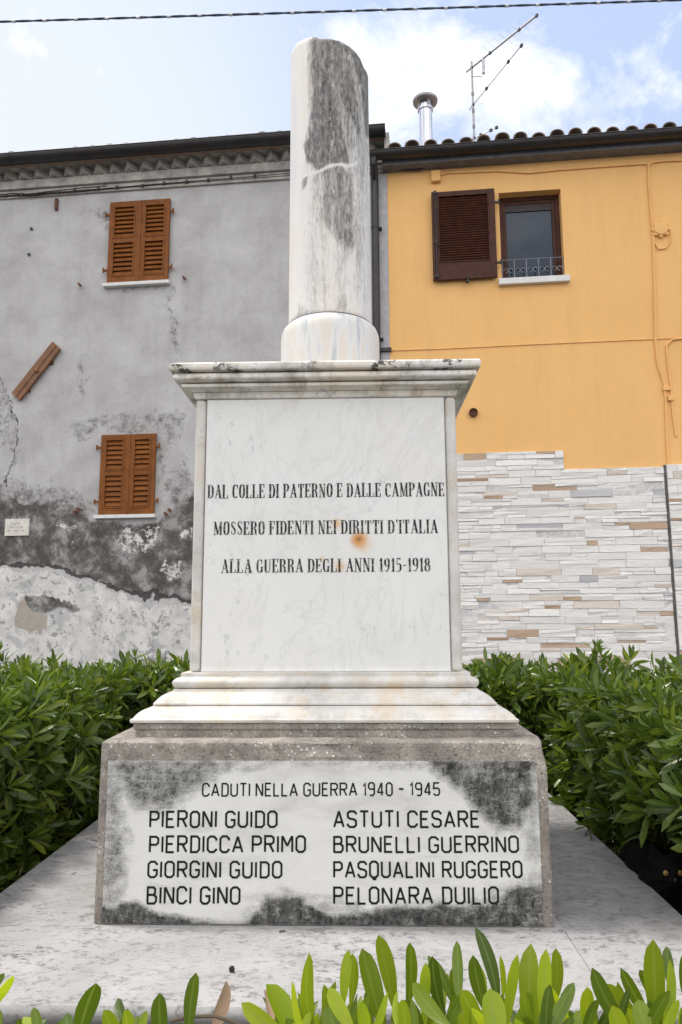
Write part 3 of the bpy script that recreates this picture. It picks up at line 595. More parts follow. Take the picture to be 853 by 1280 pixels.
tag(MB().lathe((*at_z(290, 1215, 0)[:2], 0.001), [(0.001, 0), (0.006, 0.001), (0.0075, 0.006), (0.006, 0.011), (0.001, 0.013)], 10).build('berry', 'dark_berry', None, True), 'tiny black round berry lying on the pale front slab of the platform', 'berry')

# ------------------------------------------------------------------ war memorial (local origin on its axis)
mem = empty('war_memorial', (0, 0.65, 0)); tag(mem, 'white marble war memorial with a broken column on an inscribed pedestal', 'memorial')
# base block
rng = random.Random(5)
bm = bmesh.new(); bmesh.ops.create_cube(bm, size=1.0)
for v in bm.verts: v.co = Vector((v.co.x*1.30, v.co.y*1.30, (v.co.z+0.5)*0.5005+0.0005))
bmesh.ops.bevel(bm, geom=[e for e in bm.edges if e.calc_length() > 0.4 and all(v.co.z > 0.4 for v in e.verts)] + [e for e in bm.edges if abs(e.verts[0].co.x-e.verts[1].co.x) < 1e-4 and abs(e.verts[0].co.y-e.verts[1].co.y) < 1e-4], offset=0.014, segments=3, affect='EDGES', profile=0.6)
bmesh.ops.triangulate(bm, faces=bm.faces[:])
for _ in range(5): bmesh.ops.subdivide_edges(bm, edges=[e for e in bm.edges if e.calc_length() > 0.035], cuts=1, use_grid_fill=False); bmesh.ops.triangulate(bm, faces=[f for f in bm.faces if len(f.verts) > 3])
co = np.array([v.co for v in bm.verts])
dis = (fbm(co[:, 0]*14+co[:, 1]*9, co[:, 2]*14+co[:, 1]*5, 21, 4)-0.5)
gone = np.exp(-(((co[:, 0]-0.005)/0.075)**2+((co[:, 1]+0.65)/0.03)**2+((co[:, 2]-0.485)/0.03)**2))   # the spalled edge above the tablet
chip = np.exp(-(((co[:, 0]-0.65)/0.05)**2+((co[:, 1]+0.65)/0.05)**2+((co[:, 2]-0.50)/0.05)**2))
for v, d_, g_, c2 in zip(bm.verts, dis, gone, chip):
    nrm = v.normal.copy()
    if v.co.z > 0.46: v.co += nrm*(d_*0.008-g_*0.020*(0.6+1.2*abs(d_)))
    else: v.co += nrm*min(d_*0.004, 0.001)
    v.co += Vector((-1, 1, -1))*0.012*c2
me = bpy.data.meshes.new('base_block'); bm.to_mesh(me); bm.free(); link('base_block', me, 'pebbly_concrete', mem, False)
square_moulding([(0.078, 0.498), (0.078, 0.522), (0.072, 0.524), (0.072, 0.5415)], 'brick_course', 'pebbly_concrete', mem)
# tablet with painted grime
tx0, tx1, tz1 = -0.624, 0.618, 0.4455; nu, nv = 310, 112
X, Z = np.meshgrid(np.linspace(tx0, tx1, nu+1), np.linspace(0.004, tz1, nv+1), indexing='ij'); PX, PY = project(np.stack([X, np.full(X.shape, -0.004), Z], -1))
wx = 26*(fbm(X*9, Z*9, 31)-0.5); wy = 26*(fbm(X*9, Z*9, 57)-0.5); qx, qy = PX+wx, PY+wy
def blob(pts, soft): return sstep(-soft, soft, poly_sd(qx, qy, pts))
g = np.zeros(X.shape)
g = np.maximum(g, 0.80*blob([(130, 945), (300, 945), (262, 968), (232, 992), (200, 1018), (176, 1012), (150, 985), (133, 975)], 16))
g = np.maximum(g, 0.98*blob([(535, 945), (668, 945), (668, 985), (655, 1030), (628, 1040), (605, 1015), (570, 985), (545, 962)], 12))
g = np.maximum(g, 0.55*blob([(650, 945), (680, 945), (676, 1080), (662, 1075), (655, 1030)], 14))
g = np.maximum(g, 0.62*blob([(120, 940), (160, 960), (158, 1040), (150, 1120), (120, 1165)], 14))
g = np.maximum(g, 0.40*blob([(280, 945), (540, 945), (545, 958), (420, 962), (290, 962)], 10))
g = np.maximum(g, 1.10*blob([(120, 1132), (165, 1128), (200, 1140), (235, 1148), (300, 1152), (330, 1120), (372, 1122), (395, 1136), (410, 1146), (480, 1136), (560, 1132), (620, 1124), (650, 1108), (690, 1112), (690, 1170), (120, 1170)], 9))
g = np.maximum(g, 0.42*blob([(300, 1140), (330, 1110), (420, 1118), (470, 1136), (640, 1110), (690, 1070), (690, 1170), (300, 1170)], 16))
g = g*(0.70+0.6*fbm(X*24, Z*24, 77))*(0.85+0.3*fbm(X*60, Z*9, 78))
V = np.stack([X, np.full(X.shape, -0.6535), Z], -1).reshape(-1, 3); n = len(V); F = grid(nu, nv)
lo = [(tx0, -0.64, 0.004), (tx1, -0.64, 0.004), (tx1, -0.64, tz1), (tx0, -0.64, tz1)]
c = [0, nu*(nv+1), nu*(nv+1)+nv, nv]; G = [(n, n+1, c[1], c[0]), (n+1, n+2, c[2], c[1]), (n+2, n+3, c[3], c[2]), (n+3, n, c[0], c[3]), (n, n+3, n+2, n+1)]
me = np_mesh('tablet', np.vstack([V, lo]), np.vstack([F, G])); put_attr(me, 'grime_and_tone', [np.concatenate([g.ravel(), np.full(4, 0.5)])])
tablet = link('tablet', me, 'tablet_marble', mem)
def line_on(Y, text, xl, xr, base_l, base_r, top_l, font, par, mat, **k):
    A = at_y(xl, base_l, Y); B_ = at_y(xr, base_r, Y); T = at_y(xl, top_l, Y)
    return write(text, A[0], B_[0], A[2], T[2]-A[2], Y-0.65-0.0008, font, par, mat, slope=(B_[2]-A[2])/(B_[0]-A[0]), **k)
TY = -0.0035
line_on(TY, 'CADUTI NELLA GUERRA 1940 ~ 1945', 253.5, 549.5, 995, 994, 979.6, SANS, tablet, 'letter_black', gap=0.27, sp=0.34, weight=0.132)
for t, xl, xr, bl, tl in (('PIERONI GUIDO', 188, 346, 1033.6, 1014.2), ('PIERDICCA PRIMO', 187.5, 381.5, 1065, 1045.5), ('GIORGINI GUIDO', 185.5, 352, 1096.5, 1077.3), ('BINCI GINO', 184.5, 299.5, 1129.3, 1109.2),
                          ('ASTUTI CESARE', 418, 599, 1033.6, 1014.2), ('BRUNELLI GUERRINO', 418, 648, 1065, 1046), ('PASQUALINI RUGGERO', 418, 652.5, 1096.5, 1077.3), ('PELONARA DUILIO', 418, 623, 1129.3, 1109.5)):
    line_on(TY, t, xl, xr, bl, bl, tl, SANS, tablet, 'letter_black', gap=0.27, sp=0.40, weight=0.14)
# mouldings under the die
square_moulding([(0.066, 0.5425), (0.064, 0.545), (0.063, 0.552), (0.066, 0.5545)]+arc(0.070, 0.556, 0.116, 0.584, 6, -0.12)+[(0.117, 0.5868)], 'lower_plinth', 'plinth_marble', mem, 0.002)
square_moulding([(0.1185, 0.5885), (0.1175, 0.594), (0.119, 0.597)]+arc(0.121, 0.598, 0.166, 0.628, 6, -0.10)+[(0.168, 0.6345)], 'upper_plinth', 'plinth_marble', mem, 0.002)
square_moulding([(0.180, 0.636), (0.172, 0.6375)]+arc(0.170, 0.639, 0.176, 0.668, 7, -0.32)+[(0.186, 0.670), (0.186, 0.6835)], 'base_torus', 'plinth_marble', mem, 0.002)
# die: core, four corner pilasters, front panel
die = MB().box(-0.425, 0.425, -0.425, 0.425, 0.6838, 1.600).build('die', 'white_marble', mem)
for sx in (-1, 1):
    for sy in (-1, 1):
        x0, x1 = sorted((sx*0.4435, sx*0.4085)); y0, y1 = sorted((sy*0.4435, sy*0.4085)); MB().box(x0, x1, y0, y1, 0.6842, 1.5995).build('pilaster', 'pilaster_marble', mem, False, 0.013, 4)
panel = MB().box(-0.4045, 0.4045, -0.4385, -0.424, 0.6842, 1.5992).build('inscribed_panel', 'white_marble', mem, False, 0.002)
for s_ in (-1, 1): MB().box(min(s_*0.424, s_*0.4385), max(s_*0.424, s_*0.4385), -0.4045, 0.4045, 0.6842, 1.5992).build('side_panel', 'white_marble', mem, False, 0.002)
MB().box(-0.4045, 0.4045, 0.424, 0.4385, 0.6842, 1.5992).build('rear_panel', 'white_marble', mem, False, 0.002)
PY_ = 0.2112
for t, xl, xr, bl, br, tl in (('DAL COLLE DI PATERNO E DALLE CAMPAGNE', 260, 555.5, 623, 620, 606), ("MOSSERO FIDENTI NEI DIRITTI D'ITALIA", 267.5, 547.5, 668.6, 666.2, 651.8), ('ALLA GUERRA DEGLI ANNI 1915-1918', 277, 538, 716, 714, 699.3)):
    line_on(PY_, t, xl, xr, bl, br, tl, ROMAN, panel, 'letter_black_worn', gap=0.11, sp=0.27)
# cornice
square_moulding([(0.206, 1.6002), (0.204, 1.603)]+arc(0.203, 1.604, 0.174, 1.630, 8, 0.20)+[(0.166, 1.631), (0.165, 1.641), (0.172, 1.6435)], 'cornice_cavetto', 'cornice_marble', mem, 0.0015)
square_moulding([(0.170, 1.6465), (0.158, 1.6470)]+arc(0.156, 1.6475, 0.144, 1.668, 7, -0.35)+[(0.150, 1.6735)], 'cornice_torus', 'cornice_marble', mem, 0.0015)
square_moulding([(0.150, 1.6765), (0.134, 1.6770), (0.1305, 1.680), (0.129, 1.688), (0.130, 1.699), (0.134, 1.705), (0.142, 1.708)], 'cap_slab', 'cap_marble', mem, 0.003)
MB().box(-0.455, 0.455, -0.455, 0.455, 1.62, 1.70).build('cornice_core', 'dark_concrete', mem); MB().box(-0.52, 0.52, -0.52, 0.52, 0.55, 0.60).box(-0.455, 0.455, -0.455, 0.455, 0.601, 0.66).build('plinth_core', 'dark_concrete', mem)
# column base and shaft
MB().lathe((0, 0, 0), [(0.10, 1.7085), (0.196, 1.7085), (0.198, 1.716), (0.186, 1.728), (0.18, 1.7285)], 64).build('mortar_bed', 'lime_mortar', mem, True)
MB().lathe((0, 0, 0), [(0.17, 1.7288), (0.198, 1.729), (0.2005, 1.74), (0.2005, 1.965), (0.1985, 1.988), (0.191, 2.008), (0.178, 2.022), (0.172, 2.0265), (0.05, 2.027)], 72).build('column_base', 'veined_marble', mem, True)
MB().lathe((0, 0, 0), [(0.15, 2.0262), (0.1725, 2.0264), (0.1722, 2.0300), (0.165, 2.0302)], 64).build('joint_mortar', 'dark_concrete', mem, True)
zb, NA, NV = 2.028, 144, 150
th = np.linspace(0, 2*np.pi, NA+1)[:-1]           # 0 = +x, 3pi/2 = front
topx = [-0.17, -0.150, -0.115, -0.075, -0.03, 0.02, 0.05, 0.085, 0.115, 0.135, 0.150, 0.17]
rb, rt = 0.170, 0.1665
colH = [at_y(p, q, 0.65-math.sqrt(max(0.0, 0.1665**2-min(abs(tx_), 0.166)**2)))[2] for tx_, (p, q) in zip(topx, ((366, 66), (369, 58), (376, 50), (385, 45.5), (397, 47.5), (412, 48), (424, 50), (436, 55.5), (446, 64), (453, 72), (458, 84), (459.5, 92)))]
def top_z(x, y): return np.interp(x, topx, colH) - 0.03*np.maximum(y, 0)/0.17 + 0.012*(fbm(x*30+5, y*30+5, 12)-0.5)
rows = []
for t in np.linspace(0, 1, NV+1):
    zt = top_z(rt*np.cos(th), rt*np.sin(th)); z = zb+(zt-zb)*t; r = rb+(rt-rb)*t - 0.006*np.maximum(0, (t-0.985)/0.015)**2 - 0.004*max(0, 1-t/0.01)
    r = r + 0.0016*(fbm(np.cos(th)*3+7, np.sin(th)*3+z*2, 14)-0.5)
    rows.append(np.stack([r*np.cos(th), r*np.sin(th), z], -1))
for k in (0.75, 0.5, 0.25, 0.02):
    r = rt*k; rows.append(np.stack([r*np.cos(th), r*np.sin(th), top_z(r*np.cos(th), r*np.sin(th))-0.01*(1-k)], -1))
V = np.stack(rows, 0); NR = len(rows); i, j = np.meshgrid(np.arange(NR-1), np.arange(NA), indexing='ij'); a = i*NA+j; b2 = i*NA+(j+1) % NA
F = np.stack([a, b2, b2+NA, a+NA], -1).reshape(-1, 4); V = V.reshape(-1, 3)
me = np_mesh('column_shaft', V, F)
PX, PY = project(V+np.array([0, 0.65, 0])); vx, vz = PX, PY
wx = 9*(fbm(V[:, 0]*25, V[:, 2]*6, 41)-0.5); wy = 20*(fbm(V[:, 0]*25, V[:, 2]*9, 43)-0.5); qx, qy = vx+wx, vy_ if False else vz+wy
front = (V[:, 1] < 0.03)
def cb(pts, soft): return sstep(-soft, soft, poly_sd(qx, qy, pts))
g = np.zeros(len(V))
g = np.maximum(g, 1.05*cb([(390, 30), (465, 30), (465, 175), (456, 172), (450, 130), (440, 70), (446, 120), (452, 165), (448, 178), (437, 150), (424, 120), (418, 105), (420, 130), (428, 155), (438, 185), (440, 205), (420, 212), (398, 214), (384, 200), (379, 185), (388, 160), (392, 120), (388, 70)], 4))
g = np.maximum(g, 0.85*cb([(379, 182), (396, 178), (402, 210), (386, 202)], 5))
g = np.maximum(g, 0.9*cb([(378, 224), (388, 220), (384, 234), (378, 236)], 3))
g = np.maximum(g, 0.80*cb([(400, 205), (442, 208), (444, 250), (446, 300), (438, 322), (420, 300), (404, 275), (402, 240)], 8))
g = np.maximum(g, 0.85*cb([(402, 250), (416, 250), (414, 276), (404, 275)], 5))
g = np.maximum(g, 0.50*cb([(424, 300), (434, 320), (430, 360), (436, 388), (420, 388), (423, 350)], 7))
g = np.maximum(g, 0.42*cb([(374, 380), (392, 382), (386, 398), (370, 396)], 6))
hz_ = sstep(380, 400, vx)*sstep(470, 440, vx+0*vz)*sstep(330, 60, vz)*0.58+sstep(368, 392, vx)*sstep(440, 360, vz)*0.27; g = np.maximum(g, hz_*(0.5+0.9*fbm(V[:, 0]*45, V[:, 2]*2.5, 92)))
g = g*(1-0.9*sstep(3.0, 0.6, line_d(vx+0.3*wx, vz+0.4*wy, [(378, 222), (400, 212), (414, 208), (445, 205)]))); g = g*(0.75+0.5*fbm(V[:, 0]*60+9, V[:, 2]*7, 91))
back = 0.8*sstep(0.25, 0.6, fbm(np.arctan2(V[:, 1], V[:, 0])*3, V[:, 2]*1.5, 51))*sstep(2.6, 3.2, V[:, 2]); g = np.where(front, g, back*0.9)
put_attr(me, 'grime_and_tone', [g]); link('column_shaft', me, 'column_marble', mem, True)

# ------------------------------------------------------------------ grey house
grey = empty('grey_house', (0, FD, -0.34), PSI); tag(grey, 'old grey plastered house with closed brown shutters and stained lower wall', 'house')
GZ = 0.34
def L3(u, z, off=0.0): return (u, -off, z+GZ)
u0, u1, zt = -8.2, 0.53, 7.5; nu, nv = 420, 330
U, Z = np.meshgrid(np.linspace(u0, u1, nu+1), np.linspace(-0.34, zt, nv+1), indexing='ij'); PX, PY = fac_to_px(U, Z)
wx = 22*(fbm(U*2.3, Z*2.3, 61)-0.5)+10*(fbm(U*9, Z*9, 66)-0.5); wy = 22*(fbm(U*2.3, Z*2.3, 63)-0.5)+10*(fbm(U*9, Z*9, 68)-0.5); qx, qy = PX+wx, PY+wy
def pb(pts, soft): return sstep(-soft, soft, poly_sd(qx, qy, pts))
damp = np.zeros(U.shape)
damp = np.maximum(damp, 0.95*pb([(-400, 618), (0, 618), (30, 628), (60, 622), (90, 628), (118, 648), (150, 652), (198, 648), (215, 636), (250, 610), (420, 600), (700, 600), (700, 760), (240, 752), (190, 748), (150, 738), (110, 722), (60, 705), (0, 706), (-400, 700)], 9))
damp = np.maximum(damp, 0.50*pb([(-200, 600), (20, 600), (70, 600), (110, 618), (140, 655), (0, 660), (-200, 660)], 14))
damp = np.maximum(damp, 0.42*pb([(82, 530), (110, 520), (150, 512), (232, 512), (230, 540), (205, 560), (198, 640), (190, 545), (120, 545), (105, 552)], 6))
damp = np.maximum(damp, 0.40*pb([(140, 252), (110, 262), (125, 290), (140, 300)], 6)); damp = np.maximum(damp, 0.45*pb([(140, 357), (205, 354), (200, 362), (150, 366)], 3))
damp = np.maximum(damp, 0.40*pb([(208, 360), (218, 358), (228, 420), (224, 450), (216, 440)], 5)); damp = np.maximum(damp, 0.40*pb([(96, 440), (106, 440), (112, 500), (104, 505), (98, 480)], 5))
damp = np.maximum(damp, 0.42*pb([(-60, 470), (8, 470), (16, 500), (22, 560), (12, 620), (4, 560), (-60, 520)], 6)); damp = np.maximum(damp, 0.45*pb([(200, 600), (240, 560), (240, 640), (205, 650)], 10))
lime = np.zeros(U.shape)
lime = np.maximum(lime, 1.0*pb([(-400, 712), (0, 712), (60, 712), (110, 728), (150, 744), (190, 754), (240, 758), (700, 766), (700, 1000), (-400, 1000)], 4))
for p in ([(60, 648), (90, 655), (115, 650), (92, 664), (66, 660)], [(150, 655), (200, 652), (200, 690), (160, 700), (140, 680)], [(225, 655), (250, 650), (250, 685), (228, 676)], [(200, 700), (235, 700), (240, 735), (205, 735)], [(90, 668), (97, 668), (96, 684), (90, 682)]):
    lime = np.maximum(lime, 0.47*pb(p, 5))
lime = lime - 0.8*pb([(28, 742), (45, 738), (75, 748), (104, 754), (106, 768), (60, 772), (30, 790), (22, 775)], 5)
damp = np.maximum(damp, 0.8*pb([(35, 740), (60, 742), (106, 754), (106, 770), (78, 764), (55, 768), (38, 758)], 5)*1.0)
beige = 0.9*pb([(22, 752), (36, 746), (48, 764), (70, 772), (64, 786), (36, 790), (20, 782)], 5)
ck = 1.0*sstep(4.5, 0.5, line_d(qx, qy, [(-400, 703), (0, 706), (60, 704), (110, 721), (150, 737), (190, 747), (240, 751), (700, 760)]))
ck = np.maximum(ck, 0.7*sstep(3.0, 0.4, line_d(qx, qy, [(2, 470), (14, 505), (20, 540), (12, 570), (8, 600), (16, 622)]))); ck = np.maximum(ck, 0.62*sstep(2.6, 0.4, line_d(qx, qy, [(82, 535), (104, 552), (122, 545)])))
ck = np.maximum(ck, 0.6*sstep(2.6, 0.4, line_d(qx, qy, [(232, 512), (228, 542), (206, 562), (200, 600)]))); ck = np.maximum(ck, 0.55*sstep(3, 0.4, line_d(qx, qy, [(212, 352), (220, 400), (226, 445)]))); ck = np.maximum(ck, 0.5*sstep(3, 0.4, line_d(qx, qy, [(98, 440), (102, 470), (106, 500)])))
V = np.stack([U, np.zeros(U.shape), Z+GZ], -1).reshape(-1, 3); F = grid(nu, nv); n = len(V)
bx = [(u0, 0.02, 0), (u1, 0.02, 0), (u1, 6.2, 0), (u0, 6.2, 0), (u0, 0.02, zt+GZ), (u1, 0.02, zt+GZ), (u1, 6.2, zt+GZ+1.7), (u0, 6.2, zt+GZ+1.7)]
G = [tuple(n+i for i in f) for f in ((3, 2, 1, 0), (4, 5, 6, 7), (0, 1, 5, 4), (1, 2, 6, 5), (2, 3, 7, 6), (3, 0, 4, 7))]
me = np_mesh('wall', np.vstack([V, bx]), np.vstack([F, G])); put_attr(me, 'stain', [np.concatenate([q.ravel(), np.zeros(8)]) for q in (damp, lime, ck)])
a = me.attributes.new('beige', 'FLOAT', 'POINT'); a.data.foreach_set('value', np.concatenate([beige.ravel(), np.zeros(8)]).astype(np.float32))
link('wall', me, 'old_plaster', grey)
# eaves cornice
gl = u0+0.0
b = MB(); b.box(gl, 0.50, -0.035, 0.0, 7.06+GZ, 7.10+GZ); b.box(gl, 0.50, -0.05, 0.0, 7.103+GZ, 7.165+GZ); b.box(gl, 0.50, -0.09, 0.0, 7.168+GZ, 7.30+GZ)
b.build('cornice_band', 'cornice_plaster', grey, False, 0.008)
b = MB(); x = gl+0.1; rr = random.Random(8)
while x < 0.4:
    hw, ap = 0.115+rr.uniform(-0.012, 0.012), 0.19+rr.uniform(-0.015, 0.01); z0, z1 = 7.303+GZ, 7.435+GZ+rr.uniform(-0.01, 0.01); n = len(b.v)
    b.v += [(x-hw, -0.03, z0), (x+hw, -0.03, z0), (x+rr.uniform(-.01, .01), -ap+0.02, z0+0.02), (x-hw, -0.03, z1), (x+hw, -0.03, z1), (x, -ap, z1)]
    b.f += [(n, n+1, n+2), (n+3, n+5, n+4), (n, n+2, n+5, n+3), (n+1, n+4, n+5, n+2), (n, n+3, n+4, n+1)]; x += 0.235+rr.uniform(-0.008, 0.008)
b.build('dogtooth_course', 'cornice_plaster', grey, False, 0.008)
b = MB(); b.box(gl, 0.52, -0.03, 0.3, 7.31+GZ, 7.437+GZ); b.box(gl, 0.52, -0.21, 0.3, 7.44+GZ, 7.53+GZ); b.box(gl, 0.50, -0.33, 0.3, 7.533+GZ, 7.56+GZ); b.build('eave_soffit', 'cornice_plaster', grey)
GO = 0.33
z_g = np.mean([fac(0, 205, GO)[1], fac(361, 175, GO)[1], fac(200, 188, GO)[1]]); ug1 = fac(482, 165, GO)[0]
def gutter(ua, ub, z, r, par, off, seams):
    b = MB(); n = 14
    def ring(u, rr_): return [(u, -off+rr_*math.cos(t), z+GZ+0.02+rr_*math.sin(t)) for t in np.linspace(math.pi, 2*math.pi, n)]
    A, B_ = ring(ua, r), ring(ub, r); A2, B2 = ring(ua, r-0.006), ring(ub, r-0.006)
    for i in range(n-1): b.quad(A[i], A[i+1], B_[i+1], B_[i]); b.quad(A2[i], B2[i], B2[i+1], A2[i+1])
    b.f.append(tuple(range(len(b.v), len(b.v)+n))); b.v += A; b.f.append(tuple(range(len(b.v), len(b.v)+n))); b.v += B_
    for Q in (0, n-1): b.quad(A[Q], B_[Q], B2[Q], A2[Q])
    b.tube([(ua, -off-r, z+GZ+0.02), (ub, -off-r, z+GZ+0.02)], 0.009, 8)
    g_ = b.build('gutter', 'gutter_metal', par, True)
    for s in seams:
        k = MB(); C1, C2 = ring(s-0.015, r+0.006), ring(s+0.015, r+0.006)
        for i in range(n-1): k.quad(C1[i], C1[i+1], C2[i+1], C2[i])
        k.tube([(s, -off-r, z+GZ+0.025), (s, -off+r, z+GZ+0.03)], 0.008, 6); k.build('bracket', 'gutter_metal', g_)
    return g_
gutter(gl-0.1, ug1, z_g+0.05, 0.105, grey, GO, [fac(p, q, GO)[0] for p, q in ((14, 205), (135, 194), (258, 185), (350, 176))]+[-6.3, -7.4])
def tiled_roof(par, ua, ub, y0, y1, z0, slope, pitch, seed, verge=None):
    r = random.Random(seed); b = MB(); n = 9
    def P(u, y, h=0.0): return (u, y-h*math.sin(slope), z0+GZ+(y-y0)*math.tan(slope)+h*math.cos(slope))
    k = int((ub-ua)/pitch)
    deck = MB(); deck.hexa([P(ua, y0+0.06, -0.05), P(ub, y0+0.06, -0.05), P(ub, y1, -0.05), P(ua, y1, -0.05), P(ua, y0+0.06, -0.02), P(ub, y0+0.06, -0.02), P(ub, y1, -0.02), P(ua, y1, -0.02)])
    for i in range(k):
        u = ua+(i+0.5)*pitch; y = y0+r.uniform(-0.03, 0.03)
        for j in range(int((y1-y0)/0.40)):
            ya, yb = y+j*0.40-0.03, y+(j+1)*0.40; w0, w1 = 0.096+r.uniform(-.006, .006), 0.080; h0 = 0.032+r.uniform(-.008, .008); du = r.uniform(-.008, .008); base = len(b.v)
            for yy, w, hh in ((ya, w0, h0), (yb, w1, 0.0)):
                for q in range(n):
                    t = math.pi*q/(n-1); b.v.append(P(u+du+w*math.cos(t), yy, hh+w*0.78*math.sin(t)))
            for yy, w, hh in ((ya, w0-0.014, h0), (yb, w1-0.014, 0.0)):
                for q in range(n):
                    t = math.pi*q/(n-1); b.v.append(P(u+du+w*math.cos(t), yy, hh+w*0.78*math.sin(t)))
            for q in range(n-1): b.f.append((base+q, base+q+1, base+n+q+1, base+n+q)); b.f.append((base+2*n+q+1, base+2*n+q, base+3*n+q, base+3*n+q+1)); b.f.append((base+q+1, base+q, base+2*n+q, base+2*n+q+1))
    b.v += deck.v; off = len(b.v)-len(deck.v); b.f += [tuple(off+i for i in f) for f in deck.f]
    return b.build('roof', 'roof_tile', par, False)
rg = tiled_roof(grey, gl-0.2, ug1-0.02, -0.34, 6.6, z_g+0.015, math.radians(15), 0.245, 3)
# verge board closing the right-hand end of the grey roof
sl = math.tan(math.radians(15)); b = MB(); zz = z_g+0.015+GZ
b.hexa([(ug1-0.019, -0.25, zz-0.19), (ug1+0.045, -0.25, zz-0.19), (ug1+0.045, 6.6, zz-0.19+6.85*sl), (ug1-0.019, 6.6, zz-0.19+6.85*sl), (ug1-0.019, -0.25, zz+0.06), (ug1+0.045, -0.25, zz+0.06), (ug1+0.045, 6.6, zz+0.06+6.85*sl), (ug1-0.019, 6.6, zz+0.06+6.85*sl)])
b.build('verge_board', 'cornice_plaster', grey)

def shutter_leaf(par, ua, ub, za, zb_, mat, panels, off, hinge_side, sill_rail=0.0, slat_tilt=0.6, thick=0.035, stile=0.062, inner=0.02):
    b = MB(); y0, y1 = -off-thick, -off; zs = [za]+[p for pr in panels for p in (pr[0], pr[1])]+[zb_]
    b.box(ua, ua+stile, y0, y1, za+GZ, zb_+GZ); b.box(ub-stile, ub, y0, y1, za+GZ, zb_+GZ)
    for lo, hi in zip(zs[0::2], zs[1::2]): b.box(ua+stile+0.0005, ub-stile-0.0005, y0+0.002, y1-0.002, lo+GZ, hi+GZ)
    leaf = b.build('shutter', mat, par, False, 0.003)
    for lo, hi, n in panels:
        s = MB(); a0, a1 = ua+stile+0.001, ub-stile-0.001
        if inner:
            for q in ((a0, a0+inner, lo, hi), (a1-inner, a1, lo, hi), (a0+inner, a1-inner, lo, lo+inner), (a0+inner, a1-inner, hi-inner, hi)): s.box(q[0], q[1], y0-0.006, y1-0.006, q[2]+GZ+0.0006, q[3]+GZ-0.0006)
        h = (hi-lo-2*inner)/n
        for k in range(n):
            zc = lo+inner+(k+0.5)*h+GZ; dy, dz = 0.5*0.034*math.cos(slat_tilt), 0.5*h*1.15*math.sin(slat_tilt)+0.006
            s.obox(((a0+a1)/2, (y0+y1)/2+0.002, zc), ((a1-a0)/2-inner-0.001, 0, 0), (0, dy, dz), (0, -0.0035, 0.0035))
        s.build('louvre_panel', mat, leaf)
    for zh in (za+0.16*(zb_-za), za+0.84*(zb_-za)):
        k = MB(); uh = ua if hinge_side < 0 else ub; d = hinge_side
        k.box(min(uh, uh+d*0.05), max(uh, uh+d*0.05), y0-0.004, y0+0.02, zh+GZ-0.014, zh+GZ+0.014); k.tube([(uh+d*0.055, y0-0.004, zh+GZ-0.035), (uh+d*0.055, y0-0.004, zh+GZ+0.035)], 0.013, 8)
        k.build('hinge', mat if 'brown' in mat else 'black_iron', leaf)
    return leaf
def shutter_pair(par, px, n):
    (a, b_, c, d) = px; tl, tr, bl, br = fac(*a, 0.03), fac(*b_, 0.03), fac(*c, 0.03), fac(*d, 0.03)
    ua, ub, za, zb_ = (tl[0]+bl[0])/2, (tr[0]+br[0])/2, (bl[1]+br[1])/2, (tl[1]+tr[1])/2; mid = (ua+ub)/2+0.01; H = zb_-za
    MB().box(ua+0.02, ub-0.02, -0.012, -0.004, za+GZ+0.01, zb_+GZ-0.01).build('window', 'dark_blind', par)
    for q, w, s in ((ua, mid-0.004, -1), (mid+0.004, ub, 1)): shutter_leaf(par, q, w, za, zb_, 'brown_shutter_paint', [(za+0.075*H, za+0.50*H, n), (za+0.545*H, za+0.945*H, n)], 0.02, s)
    MB().box(mid-0.022, mid+0.022, -0.064, -0.0555, za+GZ+0.01, zb_+GZ-0.01).build('astragal', 'brown_shutter_paint', par, False, 0.003)
    MB().box(ua-0.05, ub+0.03, -0.085, 0.0, za+GZ-0.055, za+GZ-0.006).build('window_sill', 'sill_marble', par, False, 0.004)
shutter_pair(grey, ((139, 253.5), (213, 249.5), (134, 354.5), (211, 351.5)), 7); shutter_pair(grey, ((128, 545), (196, 541.5), (123.5, 644.5), (193, 641.5)), 6)
for p, q in ((101, 357), (231, 349), (95, 640), (99, 636.5), (208, 642), (213, 637.5)):
    u, z = fac(p, q); b = MB(); b.tube([L3(u, z, -0.02), L3(u, z, 0.07)], 0.014, 8); b.obox(L3(u+0.02, z-0.02, 0.075), (0.018, 0, -0.018), (0, 0.008, 0), (0.012, 0, 0.012)); b.build('shutter_catch', 'rusty_iron', grey)
for p, q in ((40, 286.5), (37, 318.5)):
    u, z = fac(p, q); MB().lathe(L3(u, z, 0.012), [(0.02, -0.012), (0.02, 0.008), (0.012, 0.0115)], 10, 'y').build('iron_plug', 'black_iron', grey)
u, z = fac(72, 251); MB().box(u-0.02, u+0.02, -0.04, 0.0, z+GZ-0.16, z+GZ+0.02).build('cable_bracket', 'rusty_iron', grey)

